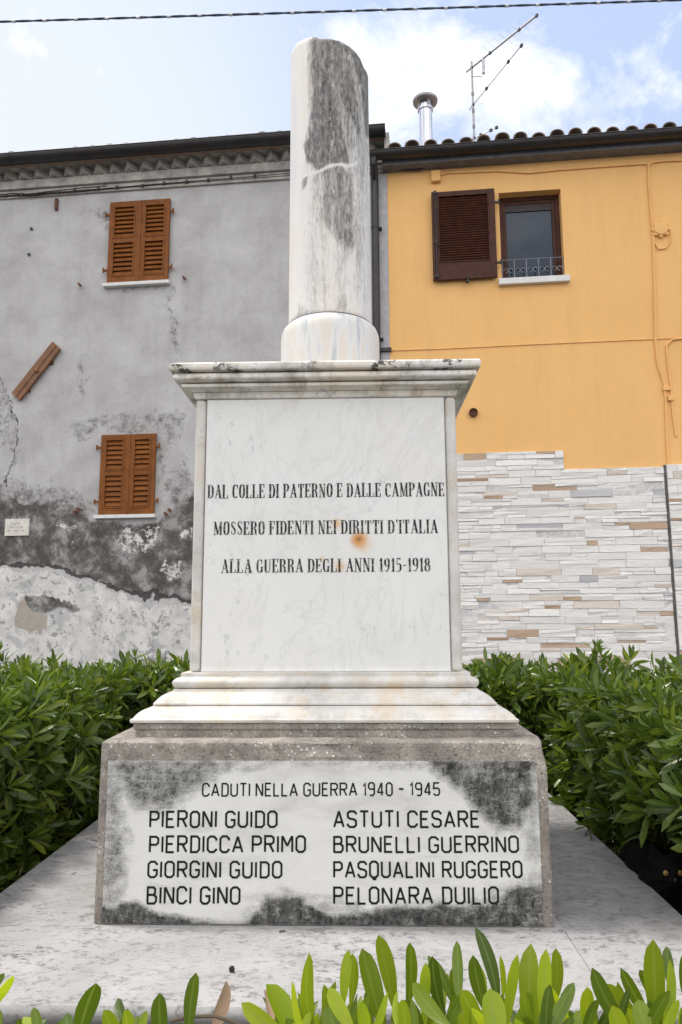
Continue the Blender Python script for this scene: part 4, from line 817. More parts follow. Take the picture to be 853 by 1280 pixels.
# cable along the grey wall
b = MB(); rr = random.Random(4); pts = [fac(p, q) for p, q in ((-30, 250), (20, 246), (40, 247), (60, 244), (100, 241), (135, 238), (200, 233), (250, 229), (300, 225), (360, 219), (440, 213))]
cb_root = empty('wall_cable', (0, FD, 6.9), PSI); tag(cb_root, 'thin black cable clipped along the grey wall under the dogtooth cornice', 'cable')
def W3(u, z, off, z0): return (u, -off, z-z0)
MB().tube([W3(u, z+rr.uniform(-.01, .01), 0.045, 6.9) for u, z in pts], 0.009, 6).build('cable', 'black_plastic', cb_root); MB().tube([W3(u, z+0.03+rr.uniform(-.012, .012), 0.05, 6.9) for u, z in pts[:6]], 0.008, 6).build('cable', 'black_plastic', cb_root)
for p, q in ((10, 247), (30, 246), (75, 243), (95, 241), (125, 239), (148, 237), (180, 235), (207, 232), (235, 230), (262, 228), (290, 225), (320, 223)):
    u, z = fac(p, q); MB().obox(W3(u, z+0.005, 0.045, 6.9), (0.018, 0, 0), (0, 0.016, 0), (0, 0, 0.022)).build('clip', 'black_plastic', cb_root)
# tilted board
(ua, za), (ub, zb_), (uc, zc) = fac(16, 492, 0.04), fac(67, 427.5, 0.04), fac(25.5, 501.5, 0.04)
bl = empty('wooden_board', (0, FD, 0), PSI); cen = Vector(((ub+uc)/2, -0.05, (zb_+zc)/2)); ax = Vector((ub-ua, 0, zb_-za))/2; az = Vector((uc-ua, 0, zc-za))/2
bl.location = F0+FU*cen.x-FN*0.0+np.array([0, 0, cen.z]); tag(bl, 'brown wooden board fixed at a slant to the grey house wall', 'board')
MB().obox((0, -0.05, 0), ax, (0, 0.022, 0), az).build('plank', 'board_wood', bl, False, 0.004); MB().obox((0, -0.078, 0), ax*0.99, (0, 0.004, 0), az*0.12).build('groove_strip', 'board_wood', bl)
MB().lathe((0.01, -0.072, 0.0), [(0.03, 0), (0.03, -0.02), (0.015, -0.03)], 12, 'y').build('bolt', 'board_wood', bl, True)
b = MB(); b.obox(ax*0.5+az*0.9+Vector((0, -0.014, 0)), (0.03, 0, 0), (0, 0.014, 0), (0, 0, 0.03)); b.obox(-ax*0.6+az*0.7+Vector((0, -0.014, 0)), (0.03, 0, 0), (0, 0.014, 0), (0, 0, 0.03)); b.build('spacer', 'rusty_iron', bl)
# plaque
(ua, za), (ub, zb_) = fac(7.5, 649, 0.02), fac(36, 669.5, 0.02); cu, cz = (ua+ub)/2, (za+zb_)/2
pq = empty('wall_plaque', F0+FU*cu+np.array([0, 0, cz]), PSI); tag(pq, 'small cream stone plaque with faded lettering low on the grey wall', 'plaque')
slab_ = MB().box(ua-cu, ub-cu, -0.03, 0.0, zb_-cz, za-cz).build('stone_plate', 'plaque_stone', pq, False, 0.004)
def pl(text, x0, x1, z0, h): write(text, x0, x1, z0, h, -0.0312, SANS, slab_, 'letter_grey', gap=0.3, sp=0.4, weight=0.14, depth=0.001)
pl('CANTO', -0.09, 0.04, 0.035, 0.03); pl('SANTOLINI', -0.11, 0.09, -0.012, 0.028); pl('OFF', -0.13, -0.08, -0.062, 0.028); pl('MOB', -0.04, 0.02, -0.062, 0.028); pl('S B', 0.06, 0.11, -0.062, 0.028)

# ------------------------------------------------------------------ orange house
ora = empty('orange_house', (0, FD, -0.34), PSI); tag(ora, 'orange painted house with white split stone cladding and one open dark shutter', 'house')
o0, o1, ozt = 0.533, 7.6, 7.06; ho = (2.058, 2.885, 5.375, 6.645)
b = MB(); us = [o0, ho[0], ho[1], o1]; zs = [-0.34, ho[2], ho[3], ozt]
for i in range(3):
    for j in range(3):
        if (i, j) != (1, 1): b.quad(L3(us[i], zs[j]), L3(us[i+1], zs[j]), L3(us[i+1], zs[j+1]), L3(us[i], zs[j+1]))
for A, B_ in (((ho[0], ho[2]), (ho[1], ho[2])), ((ho[1], ho[2]), (ho[1], ho[3])), ((ho[1], ho[3]), (ho[0], ho[3])), ((ho[0], ho[3]), (ho[0], ho[2]))): b.quad(L3(*A), L3(*B_), L3(*B_, -0.20), L3(*A, -0.20))
b.quad(L3(o1, -0.34), L3(o1, -0.34, -6), L3(o1, ozt+1.6, -6), L3(o1, ozt)); b.quad(L3(o0+.01, -0.34, -6), L3(o1, -0.34, -6), L3(o1, ozt+1.6, -6), L3(o0+.01, ozt+1.6, -6))
me = bpy.data.meshes.new('wall'); me.from_pydata(b.v, [], b.f); link('wall', me, 'orange_plaster', ora)
# grey strip of render at the party line, eave band
MB().box(0.405, 0.532, -0.012, -0.002, 0.0, 7.04+GZ).build('corner_strip', 'pale_grey_render', ora)
OG = 0.26
zo = np.mean([fac(470, 198, OG)[1], fac(853, 168, OG)[1], fac(660, 183.5, OG)[1]]); uo0 = fac(463, 198, OG)[0]
MB().box(uo0+0.16, o1, -0.175, -0.001, ozt+GZ, ozt+GZ+0.10).build('eave_soffit', 'grey_eave_paint', ora); MB().box(uo0+0.16, o1, -0.20, -0.10, ozt+GZ+0.103, ozt+GZ+0.16).build('fascia_board', 'grey_eave_paint', ora)
gutter(uo0, o1+0.1, zo+0.04, 0.088, ora, OG, [fac(p, q, OG)[0] for p, q in ((606, 188), (722, 179))]+[5.8, 7.0])
ro = tiled_roof(ora, uo0+0.22, o1+0.1, -0.27, 6.2, zo+0.075, math.radians(13), 0.24, 6)
pd = [fac(469, 205, 0.08), fac(470.5, 440, 0.08)]; ud = (pd[0][0]+pd[1][0])/2
dp = MB().tube([(ud, -OG, zo+GZ-0.01), (ud, -OG, zo+GZ-0.08), (ud, -0.08, zo+GZ-0.22), (ud, -0.08, zo+GZ-0.40), (ud, -0.08, 0.02)], 0.052, 12).build('downpipe', 'gutter_metal', ora, True)
for z in (6.2, 4.6, 3.0, 1.4): MB().lathe((ud, -0.08, z+GZ), [(0.053, -0.014), (0.057, -0.013), (0.057, 0.013), (0.053, 0.014)], 12).build('pipe_clamp', 'black_iron', dp); MB().box(ud+0.05, ud+0.09, -0.085, 0.0, z+GZ-0.01, z+GZ+0.01).build('clamp_bolt', 'black_iron', dp)
# open shutter
tl, tr, bl_, br_ = fac(539.5, 240, 0.06), fac(619, 237.5, 0.06), fac(541.5, 350.5, 0.06), fac(621, 347.5, 0.06); ua, ub, za, zb_ = (tl[0]+bl_[0])/2, (tr[0]+br_[0])/2, (bl_[1]+br_[1])/2, (tl[1]+tr[1])/2
lf = shutter_leaf(ora, ua, ub, za, zb_, 'dark_shutter_wood', [(za+0.19*(zb_-za), zb_-0.065, 27)], 0.035, 1, stile=0.085, inner=0.012, slat_tilt=0.75, thick=0.045)
MB().tube([(ua+0.05, -0.10, za+GZ+0.04), (ua+0.05, -0.10, zb_+GZ-0.03)], 0.008, 8).build('bolt_rod', 'black_iron', lf); b = MB(); b.tube([(ua+0.05, -0.105, za+GZ+0.50), (ua+0.13, -0.112, za+GZ+0.49)], 0.009, 8)
for z in (0.05, 0.55, 1.27): b.box(ua+0.03, ua+0.07, -0.107, -0.082, za+GZ+z-0.02, za+GZ+z+0.02)
b.build('bolt_handle', 'black_iron', lf)
MB().box(ua+0.005, ua+0.030, -0.0945, -0.0815, za+GZ+0.004, zb_+GZ-0.004).build('edge_strip', 'dark_shutter_wood', lf)
ux, zx = fac(584.5, 351, 0.06); b = MB(); b.tube([(ux, 0.0, zx+GZ+0.0), (ux, -0.10, zx+GZ), (ux, -0.105, zx+GZ+0.05)], 0.011, 8); b.lathe((ux, -0.10, zx+GZ-0.05), [(0.008, 0), (0.024, 0.01), (0.02, 0.035), (0.01, 0.05)], 10); b.build('shutter_catch', 'black_iron', ora)
# window in its reveal
y_ = 0.10
b = MB(); f = 0.055; a0, a1, z0, z1 = ho[0]+0.002, ho[1]-0.002, ho[2]+0.002, ho[3]-0.002
for q in ((a0, a0+f, z0, z1), (a1-f, a1, z0, z1), (a0+f, a1-f, z0, z0+f), (a0+f, a1-f, z1-f, z1)): b.box(q[0], q[1], 0.13, 0.19, q[2]+GZ, q[3]+GZ)
win = b.build('window_frame', 'dark_shutter_wood', ora, False, 0.004); b = MB(); f2 = f+0.05
for q in ((a0+f, a0+f2, z0+f, z1-f), (a1-f2, a1-f, z0+f, z1-f), (a0+f2, a1-f2, z0+f, z0+f2), (a0+f2, a1-f2, z1-f2, z1-f)): b.box(q[0]+.001, q[1]-.001, 0.142, 0.185, q[2]+GZ+.001, q[3]+GZ-.001)
b.build('sash', 'dark_shutter_wood', win, False, 0.004)
MB().box(a0+f2, a1-f2, 0.165, 0.172, z0+f2+GZ, z1-f2+GZ).build('pane', 'window_glass', win); MB().box(a0+f2, a1-f2, 0.150, 0.162, z1-f2-0.10+GZ, z1-f2+GZ-0.001).build('blind', 'dark_blind', win)
MB().box(ho[0]-0.06, ho[1]+0.06, 0.2, 1.2, ho[2]+GZ-0.1, ho[3]+GZ+0.1).build('room_box', 'dark_blind', ora)
(ua, za), (ub, zb_) = fac(624, 352.5, 0.07), fac(713, 347.5, 0.07); MB().box(ua, ub, -0.07, 0.125, (za+zb_)/2+GZ-0.032, ho[2]+GZ-0.003).build('window_sill', 'sill_marble', ora, False, 0.004)
b = MB(); r0, r1, yb_ = ho[0]+0.012, ho[1]-0.012, 0.02; zr0, zr1 = ho[2]+0.03+GZ, 5.665+GZ; b.tube([(r0, yb_, zr1), (r1, yb_, zr1)], 0.009, 6); b.tube([(r0, yb_, zr0), (r1, yb_, zr0)], 0.007, 6); np_ = 5
for k in range(np_+1): x = r0+(r1-r0)*k/np_; b.tube([(x, yb_, zr0-0.02), (x, yb_, zr1)], 0.007, 6)
for k in range(np_):
    xa = r0+(r1-r0)*k/np_; w = (r1-r0)/np_
    for s in (-1, 1):
        cx = xa+w/2+s*w*0.24; cz = zr0+0.115; pts = []
        for i in range(16): t = i/15; a = -math.pi/2+t*1.6*math.pi*1.0; rad = w*0.24*(1-0.55*t); pts.append((cx+s*-rad*math.cos(a), yb_, cz+rad*math.sin(a)*1.0))
        b.tube(pts, 0.0055, 5)
b.build('window_railing', 'grey_iron', ora, True)
# painted-over cables and boxes
def wire(pts, r=0.012, off=0.014): return MB().tube([L3(*fac(p, q), off) for p, q in pts], r, 7).build('conduit', 'orange_plaster', ora, True)
wire([(552, 219), (560, 217), (620, 214.5), (661, 217), (700, 213), (760, 208.5), (806, 205.5), (811, 206)]); wire([(811, 208), (816, 204), (830, 202), (853, 201.5), (900, 198)]); wire([(810, 204), (811, 232), (813, 262), (816, 290), (817, 320), (818, 360), (819, 425), (822, 455), (830, 480), (832, 500), (833, 540), (835.5, 583)], 0.016)
wire([(818, 292), (818, 303), (823, 312), (832, 311), (838, 302), (838, 290)], 0.009); wire([(489, 438.5), (560, 436), (650, 431.5), (740, 427.5), (820, 424), (840, 423), (900, 420)], 0.006, 0.008); wire([(853, 423.5), (840, 425), (833, 432), (834, 450), (838, 480), (841, 520), (845, 546)], 0.013)
b = MB(); u, z = fac(832, 486); b.box(u-0.04, u+0.05, -0.04, -0.002, z+GZ-0.03, z+GZ+0.02); u, z = fac(836, 497); b.box(u-0.02, u+0.05, -0.045, -0.002, z+GZ-0.05, z+GZ+0.02); b.build('cable_clamp', 'orange_plaster', ora, False, 0.006)
(ua, za), (ub, zb_) = fac(539, 214, 0.04), fac(551, 226.5, 0.04); MB().box(ua, ub, -0.06, -0.001, zb_+GZ, za+GZ).build('junction_box', 'orange_plaster', ora, False, 0.008)
u, z = fac(826.5, 285.5, 0.04); b = MB(); b.lathe(L3(u, z, 0.001), [(0.095, 0), (0.095, -0.035), (0.08, -0.05), (0.03, -0.053)], 24, 'y')
for k in range(8): t = k*math.pi/4; b.obox((u+0.1*math.cos(t), -0.02, z+GZ+0.1*math.sin(t)), (0.018, 0, 0), (0, 0.018, 0), (0, 0, 0.018))
b.build('round_junction_box', 'orange_plaster', ora, False)
u, z = fac(592, 515.5, 0.03); MB().lathe(L3(u, z), [(0.058, -0.001), (0.058, -0.045), (0.048, -0.05), (0.046, -0.02), (0.01, -0.019)], 20, 'y').build('vent_outlet', 'rusty_iron', ora, True)
b = MB(); u, z = fac(486, 438); b.obox(L3(u-0.06, z, 0.03), (0.10, 0, 0), (0, 0.02, 0), (0, 0, 0.025)); b.build('cable_clip', 'black_plastic', ora)
b = MB(); b.tube([L3(*fac(480, 213), 0.05), L3(*fac(500, 214.5), 0.05), L3(*fac(520, 215.5), 0.05), L3(*fac(540, 210), 0.05)], 0.010, 6); b.build('black_cable', 'black_plastic', ora)
# split stone cladding
b = MB(); rs = random.Random(12)
def course(ua, ub, za, zb_, prot=0.0):
    z = zb_
    while z > za+0.01:
        hh = min(rs.choice((0.072, 0.085, 0.092, 0.10)), z-za); u = ua-rs.uniform(0, 0.25)
        while u < ub:
            w = rs.uniform(0.22, 0.62); a, c = max(u, ua), min(u+w, ub)
            if c-a > 0.02:
                splits = [(0, 1)] if rs.random() < 0.58 else ([(0, 0.45), (0.45, 1)] if rs.random() < 0.5 else [(0, 0.6), (0.6, 1)])
                for s0, s1 in splits:
                    cuts = [a, c] if len(splits) == 1 or c-a < 0.3 or rs.random() < 0.5 else [a, a+(c-a)*rs.uniform(.35, .65), c]
                    for p, q in zip(cuts[:-1], cuts[1:]):
                        d = rs.uniform(0.014, 0.029)+prot; zl, zh = z-hh+hh*s0, z-hh+hh*s1; g_ = 0.0022; t1, t2, t3, t4 = (rs.uniform(-0.008, 0.008) for _ in range(4))
                        b.hexa([(p+g_, 0.0-0.002, zl+g_+GZ), (q-g_, -0.002, zl+g_+GZ), (q-g_, -0.002, zh-g_+GZ), (p+g_, -0.002, zh-g_+GZ), (p+g_, -d+t1, zl+g_+GZ), (q-g_, -d+t2, zl+g_+GZ), (q-g_, -d+t3, zh-g_+GZ), (p+g_, -d+t4, zh-g_+GZ)])
            u += w
        z -= hh
uL = 0.54; ust = fac(704.5, 562, 0.03)[0]; uj = fac(832.5, 600, 0.03)[0]; zA = fac(640, 564.5, 0.03)[1]; zB = fac(770, 584.5, 0.03)[1]
course(uL, ust, zB, zA); course(uL, uj-0.012, -0.3, zB); course(uj+0.014, o1, -0.3, zB+0.02, 0.03)
b.build('stone_cladding', 'split_stone', ora, False, 0.0035, 1); MB().box(uL, ust-0.002, -0.0125, -0.0015, zB+GZ, zA+GZ-0.003).box(uL, uj-0.012, -0.0125, -0.0015, 0.02, zB+GZ-0.001).box(uj+0.016, o1, -0.042, -0.0015, 0.02, zB+GZ+0.018).build('grout', 'white_grout', ora); MB().box(uj-0.011, uj+0.013, -0.03, -0.001, 0.02, zB+GZ+0.02).build('expansion_joint', 'dark_concrete', ora)
# flue
cd = 10.9; c0 = at_d(533, 182, cd); ctop = at_d(534.5, 133, cd); fl_u = float((np.array(c0)-F0) @ FU); fl_v = float((np.array(c0)-F0) @ FN)
fr = MB(); zlo, zhi = c0[2]+GZ-0.35, ctop[2]+GZ
fl = fr.lathe((fl_u, fl_v, 0), [(0.10, zlo), (0.10, zhi-0.02), (0.115, zhi-0.015), (0.115, zhi+0.02), (0.10, zhi+0.03), (0.10, zhi+0.07)], 24).build('chimney_flue', 'stainless_steel', ora, True)
b = MB(); b.lathe((fl_u, fl_v, zhi), [(0.17, 0.125), (0.185, 0.13), (0.19, 0.16), (0.15, 0.19), (0.02, 0.215), (0.02, 0.24)], 24)
for k in range(4): t = k*math.pi/2+0.5; b.obox((fl_u+0.11*math.cos(t), fl_v+0.11*math.sin(t), zhi+0.09), (-0.025*math.sin(t), 0.025*math.cos(t), 0), (0.003*math.cos(t), 0.003*math.sin(t), 0), (0, 0, 0.06))
b.build('flue_cap', 'aluminium', fl)

# ------------------------------------------------------------------ antenna on the orange roof
AD = 11.6; m0, m1 = at_d(593.2, 178, AD), at_d(594.8, 71, AD); mx_, my_ = m0[0], m0[1]
ant = empty('tv_antenna', (mx_, my_, m0[2]-0.3)); tag(ant, 'thin grey television antenna with two slanting booms on the orange house roof', 'antenna')
zz = lambda q: float(q[2]-(m0[2]-0.3)); H1 = zz(m1)
MB().tube([(0, 0, -0.15), (0, 0, H1+0.08)], 0.017, 8).build('mast', 'aluminium', ant)
def boom(p0, p1, thick, nel, el, par):
    a = at_d(*p0, AD); a[0], a[1] = mx_, my_; e = at_z(*p1, a[2]); a_ = Vector((0, 0, a[2]-(m0[2]-0.3))); d = Vector((e[0]-mx_, e[1]-my_, 0)); n_ = d.normalized()
    side = Vector((-n_.y, n_.x, 0)); b = MB(); b.tube([a_-n_*0.12, a_+d], thick, 8); bo = b.build('boom', 'aluminium', par); k = MB()
    for i in range(nel): p = a_+d*(0.06+0.92*i/(nel-1)); h = el*(1-0.5*i/nel); k.tube([p-side*h, p+side*h], 0.0012, 5)
    k.build('dipole_rods', 'aluminium', bo)
    for t in (0.0, 0.30, 0.75, 1.0): MB().obox(a_+d*t, n_*0.022, side*0.014, (0, 0, 0.020)).build('boom_clamp', 'black_plastic', bo)
    return bo
boom((594.8, 73), (671, 19.5), 0.015, 12, 0.24, ant); boom((594.2, 126), (652, 57), 0.007, 8, 0.16, ant); boom((606, 172), (621, 159.5), 0.008, 4, 0.10, ant)
p_ = at_d(604.5, 82, AD); MB().obox(Vector((p_[0]-mx_, p_[1]-my_, zz(p_))), (0.022, 0, 0), (0, 0.03, 0), (0.0, 0, 0.14)).build('amplifier_box', 'cable_tie_white', ant, False, 0.005); MB().tube([(p_[0]-mx_, 0, zz(p_)-0.05), (0, 0, zz(p_)-0.05)], 0.007, 6).build('amplifier_arm', 'aluminium', ant)
for t in (0.35, 0.52, 0.7): MB().lathe((0, 0, H1*t), [(0.018, -0.04), (0.023, -0.03), (0.023, 0.03), (0.018, 0.04)], 8).build('mast_clamp', 'grey_iron', ant)
# overhead line
A = at_d(-60, 29.5, 6.0); B_ = at_d(900, -1.0, 6.1); ov = empty('overhead_cable', A); tag(ov, 'dark twisted overhead cable crossing the sky above the column', 'cable'); A, B_ = Vector(A), Vector(B_); A2, B2 = A-(B_-A)*0.5, B_+(B_-A)*0.5
n = 600; dd = (B2-A2); side = Vector((0, 1, 0)); up = Vector((0, 0, 1))
for k in range(2):
    MB().tube([A2-A+dd*(i/n)+up*(0.003*math.cos(i*0.42+k*math.pi)+ -0.02*4*(i/n)*(1-i/n)+0.02)+side*0.003*math.sin(i*0.42+k*math.pi) for i in range(n+1)], 0.0072, 6).build('strand', 'cable_black', ov, True)
b = MB()
for i in range(50): t = (i+0.5)/50; p = A2-A+dd*t+up*(-0.02*4*t*(1-t)+0.02); b.tube([p-dd.normalized()*0.02, p+dd.normalized()*0.012], 0.0118, 6)
b.build('cable_ties', 'cable_tie_white', ov)

# ------------------------------------------------------------------ foliage
def leaf_mesh(name, V, F):
    me = np_mesh(name, V, F); a = me.attributes.new('rib', 'FLOAT', 'POINT'); a.data.foreach_set('value', np.tile([0, 1, 0], len(V)//3).astype(np.float32)); return me
def leaf_grid(pos, d, nrm, length, width, bend, fold, ns=5, twist=None, side=None):
    """pos,d,nrm: (n,3); length,width,bend,fold: (n,). Returns vertices and quads of oblanceolate leaves."""
    d = d/np.linalg.norm(d, axis=1, keepdims=True); nrm = nrm-d*np.sum(nrm*d, 1, keepdims=True); nrm = nrm/np.maximum(np.linalg.norm(nrm, axis=1, keepdims=True), 1e-6); sd = np.cross(nrm, d)
    t = np.linspace(0, 1, ns); prof = (t+0.02)**1.0*(1.0-t+0.004)**0.55; prof = prof/prof.max(); prof[0] = 0.08; prof[-1] = 0.05
    n = len(pos); V = np.zeros((n, ns, 3, 3))
    for i in range(ns):
        c = pos+d*(length*t[i])[:, None]-nrm*(length*bend*t[i]**2)[:, None]
        if side is not None: c = c+sd*(length*side*(t[i]**2-t[i]*0.6))[:, None]
        h = (width*0.5*prof[i])[:, None]; s2, n2 = sd, nrm
        if twist is not None: ca, sa = np.cos(twist*t[i])[:, None], np.sin(twist*t[i])[:, None]; s2, n2 = sd*ca+nrm*sa, nrm*ca-sd*sa
        V[:, i, 1] = c; V[:, i, 0] = c-s2*h+n2*h*fold[:, None]; V[:, i, 2] = c+s2*h+n2*h*fold[:, None]
    F = []
    for i in range(ns-1):
        for j in range(2): a = i*3+j; F.append((a, a+1, a+4, a+3))
    F = np.array(F); Fs = (np.arange(n)*ns*3)[:, None, None]+F[None]
    return V.reshape(-1, 3), Fs.reshape(-1, 4)
def rosettes(P, A, rg, size=1.0, nleaf=(8, 13)):
    pos, d, nr, ln, wd, bd, fo = [], [], [], [], [], [], []
    for p, a in zip(P, A):
        a = a/np.linalg.norm(a); k = rg.integers(*nleaf); ph = rg.uniform(0, 6.28); s = size*rg.uniform(0.68, 1.3)
        x = np.cross(a, [0.3, 0.2, 1.0]); x /= np.linalg.norm(x); y = np.cross(a, x)
        for i in range(k):
            f = i/(k-1); t = ph+i*2.4+rg.uniform(-.25, .25); el = math.radians(18+62*f**1.3)+rg.uniform(-.15, .15)
            r = x*math.cos(t)+y*math.sin(t); dd = r*math.cos(el)+a*math.sin(el); pos.append(p+a*(-0.03*(1-f)*s)+r*0.004); d.append(dd); nr.append(a*math.cos(el)-r*math.sin(el)+rg.normal(0, .12, 3))
            l = s*(0.082-0.036*f)*rg.uniform(.85, 1.15); ln.append(l); wd.append(l*rg.uniform(0.20, 0.27)); bd.append(rg.uniform(0.05, 0.28)*(1-0.6*f)); fo.append(rg.uniform(0.1, 0.4))
    return [np.array(q) for q in (pos, d, nr, ln, wd, bd, fo)]
def hedge(name, boxes, label, seed, side_x, sprigs=(), keep=None, ztop=0.485):
    """boxes: (x0,x1,y0,y1); a clipped hedge over soil, its foliage as shoots spread over and inside the volume"""
    rg = np.random.default_rng(seed); P, A = [], []
    for x0, x1, y0, y1 in boxes:
        zt_ = lambda x, y: ztop+0.09*(fbm(np.array([x*2.1+9]), np.array([y*2.1+4]), seed)[0]-0.5)*2 - (0.16*float(sstep(0.28, 0.0, abs(abs(x)-1.13))) if y < 1.75 else 0.0)
        n = int((x1-x0)*(y1-y0)*190)
        for _ in range(n): x, y = rg.uniform(x0, x1), rg.uniform(y0, y1); P.append((x, y, zt_(x, y)-0.055*abs(rg.normal())+0.02)); A.append((rg.normal(0, .35), rg.normal(0, .35), 1))
        for fx, nx_ in ((x0, -1), (x1, 1)):
            for _ in range(int((y1-y0)*0.75*250)): y = rg.uniform(y0, y1); z = rg.uniform(-0.18, 0.56); P.append((fx+nx_*(0.05*rg.normal()-0.03), y, z)); A.append((nx_*0.9, rg.normal(0, .45), 0.35+rg.normal(0, .35)))
        for fy, ny_ in ((y0, -1), (y1, 1)):
            for _ in range(int((x1-x0)*0.75*200)): x = rg.uniform(x0, x1); z = rg.uniform(-0.18, 0.56); P.append((x, fy+ny_*(0.05*rg.normal()-0.03), z)); A.append((rg.normal(0, .45), ny_*0.9, 0.35+rg.normal(0, .35)))
        for _ in range(int((x1-x0)*(y1-y0)*230)): P.append((rg.uniform(x0+.05, x1-.05), rg.uniform(y0+.05, y1-.05), rg.uniform(-0.1, 0.50))); A.append((rg.normal(0, .5), rg.normal(0, .5), 0.7))
    P, A = np.array(P), np.array(A)
    if keep is not None: k = keep(P); P, A = P[k], A[k]
    for (x, y, z, m_) in sprigs:
        for j in range(m_): P = np.vstack([P, (x+rg.normal(0, .05), y+rg.normal(0, .05), z-0.04*j+rg.normal(0, .012))]); A = np.vstack([A, (rg.normal(0, .25), rg.normal(0, .25), 1)])
    for x0, x1, y0, y1 in boxes:
        for _ in range(int((x1-x0)*(y1-y0)*18)):
            x, y, h_ = rg.uniform(x0+.03, x1-.03), rg.uniform(y0+.03, y1-.03), abs(rg.normal(0, .05))
            if keep is not None and not keep(np.array([[x, y, .5]]))[0]: continue
            for j in range(2): P = np.vstack([P, (x+rg.normal(0, .02), y+rg.normal(0, .02), ztop+0.03+h_-0.055*j)]); A = np.vstack([A, (rg.normal(0, .2), rg.normal(0, .2), 1)])
    q = rosettes(P, A, rg, 1.38); V, F = leaf_grid(*q)
    cx, cy = np.mean([(a[0]+a[1])/2 for a in boxes]), np.mean([(a[2]+a[3])/2 for a in boxes]); root = empty(name, (boxes[0][0]/2+boxes[0][1]/2, boxes[0][2]/2+boxes[0][3]/2, -0.23)); tag(root, label, 'hedge', 'clipped hedges round the memorial')
    off = np.array(root.location); me = leaf_mesh('foliage', V-off, F); link('foliage', me, 'hedge_leaf', root, True)
    b = MB()
    cent = [((a[0]+a[1])/2, (a[2]+a[3])/2) for a in boxes]
    for p, a in list(zip(P, A))[::3]:
        c_n = min(cent, key=lambda c: (c[0]-p[0])**2+(c[1]-p[1])**2); f_ = rg.uniform(0.25, 0.5)
        g_ = Vector((p[0]+(c_n[0]-p[0])*f_, p[1]+(c_n[1]-p[1])*f_, min(-0.20, p[2]-0.1)))-Vector(off); e = Vector(p)-Vector(off); mid = (g_+e)/2+Vector((rg.normal(0, .04), rg.normal(0, .04), 0.02)); 
        b.tube([g_, mid, e], [0.005, 0.0035, 0.002], 4, False)
    b.build('branches', 'dark_twig', root); return root
catp = np.array([1.12, 0.22, -0.02])
def keep_r(P): return ~((P[:, 0] < 1.32) & (P[:, 1] < 0.62) & (P[:, 1] > -0.15) & (P[:, 2] < 0.17)) & ~((P[:, 0] < 1.2) & (P[:, 1] < 0.05) & (P[:, 2] < 0.3))
def keep_l(P): return ~((P[:, 0] > -0.70) & (P[:, 1] < 1.75))
spl = [(*at_y(205, 822, 2.1)[:2], at_y(205, 822, 2.1)[2]-0.02, 7), (*at_y(180, 830, 2.2)[:2], at_y(180, 836, 2.2)[2]-0.05, 3), (*at_y(60, 832, 2.0)[:2], at_y(60, 832, 2.0)[2]-0.02, 5), (*at_y(30, 835, 1.9)[:2], at_y(30, 832, 1.9)[2]-0.02, 5), (*at_y(110, 845, 2.2)[:2], at_y(110, 842, 2.2)[2]-0.05, 2)]
spr = [(*at_y(738, 815, 1.9)[:2], at_y(738, 806, 1.9)[2]+0.0, 10), (*at_y(770, 830, 1.7)[:2], at_y(770, 826, 1.7)[2]-0.01, 7), (*at_y(605, 830, 2.2)[:2], at_y(605, 830, 2.2)[2]-0.05, 4), (*at_y(590, 822, 2.3)[:2], at_y(590, 824, 2.3)[2]-0.05, 3), (*at_y(680, 845, 2.1)[:2], at_y(680, 846, 2.1)[2]-0.05, 3), (*at_y(640, 850, 2.0)[:2], at_y(640, 852, 2.0)[2]-0.05, 3)]
hedge('pittosporum_hedge', [(-2.7, -1.16, -0.30, 2.75), (-1.16, -0.02, 1.80, 2.75)], 'dense dark green hedge of glossy leaves left of the war memorial', 11, -1.06, spl, keep_l)
hedge('pittosporum_hedge', [(1.10, 2.7, -0.30, 2.75), (0.02, 1.10, 1.80, 2.75)], 'dense dark green hedge with one tall sprig right of the war memorial, beside the cat', 12, 1.06, spr, keep_r, 0.455)

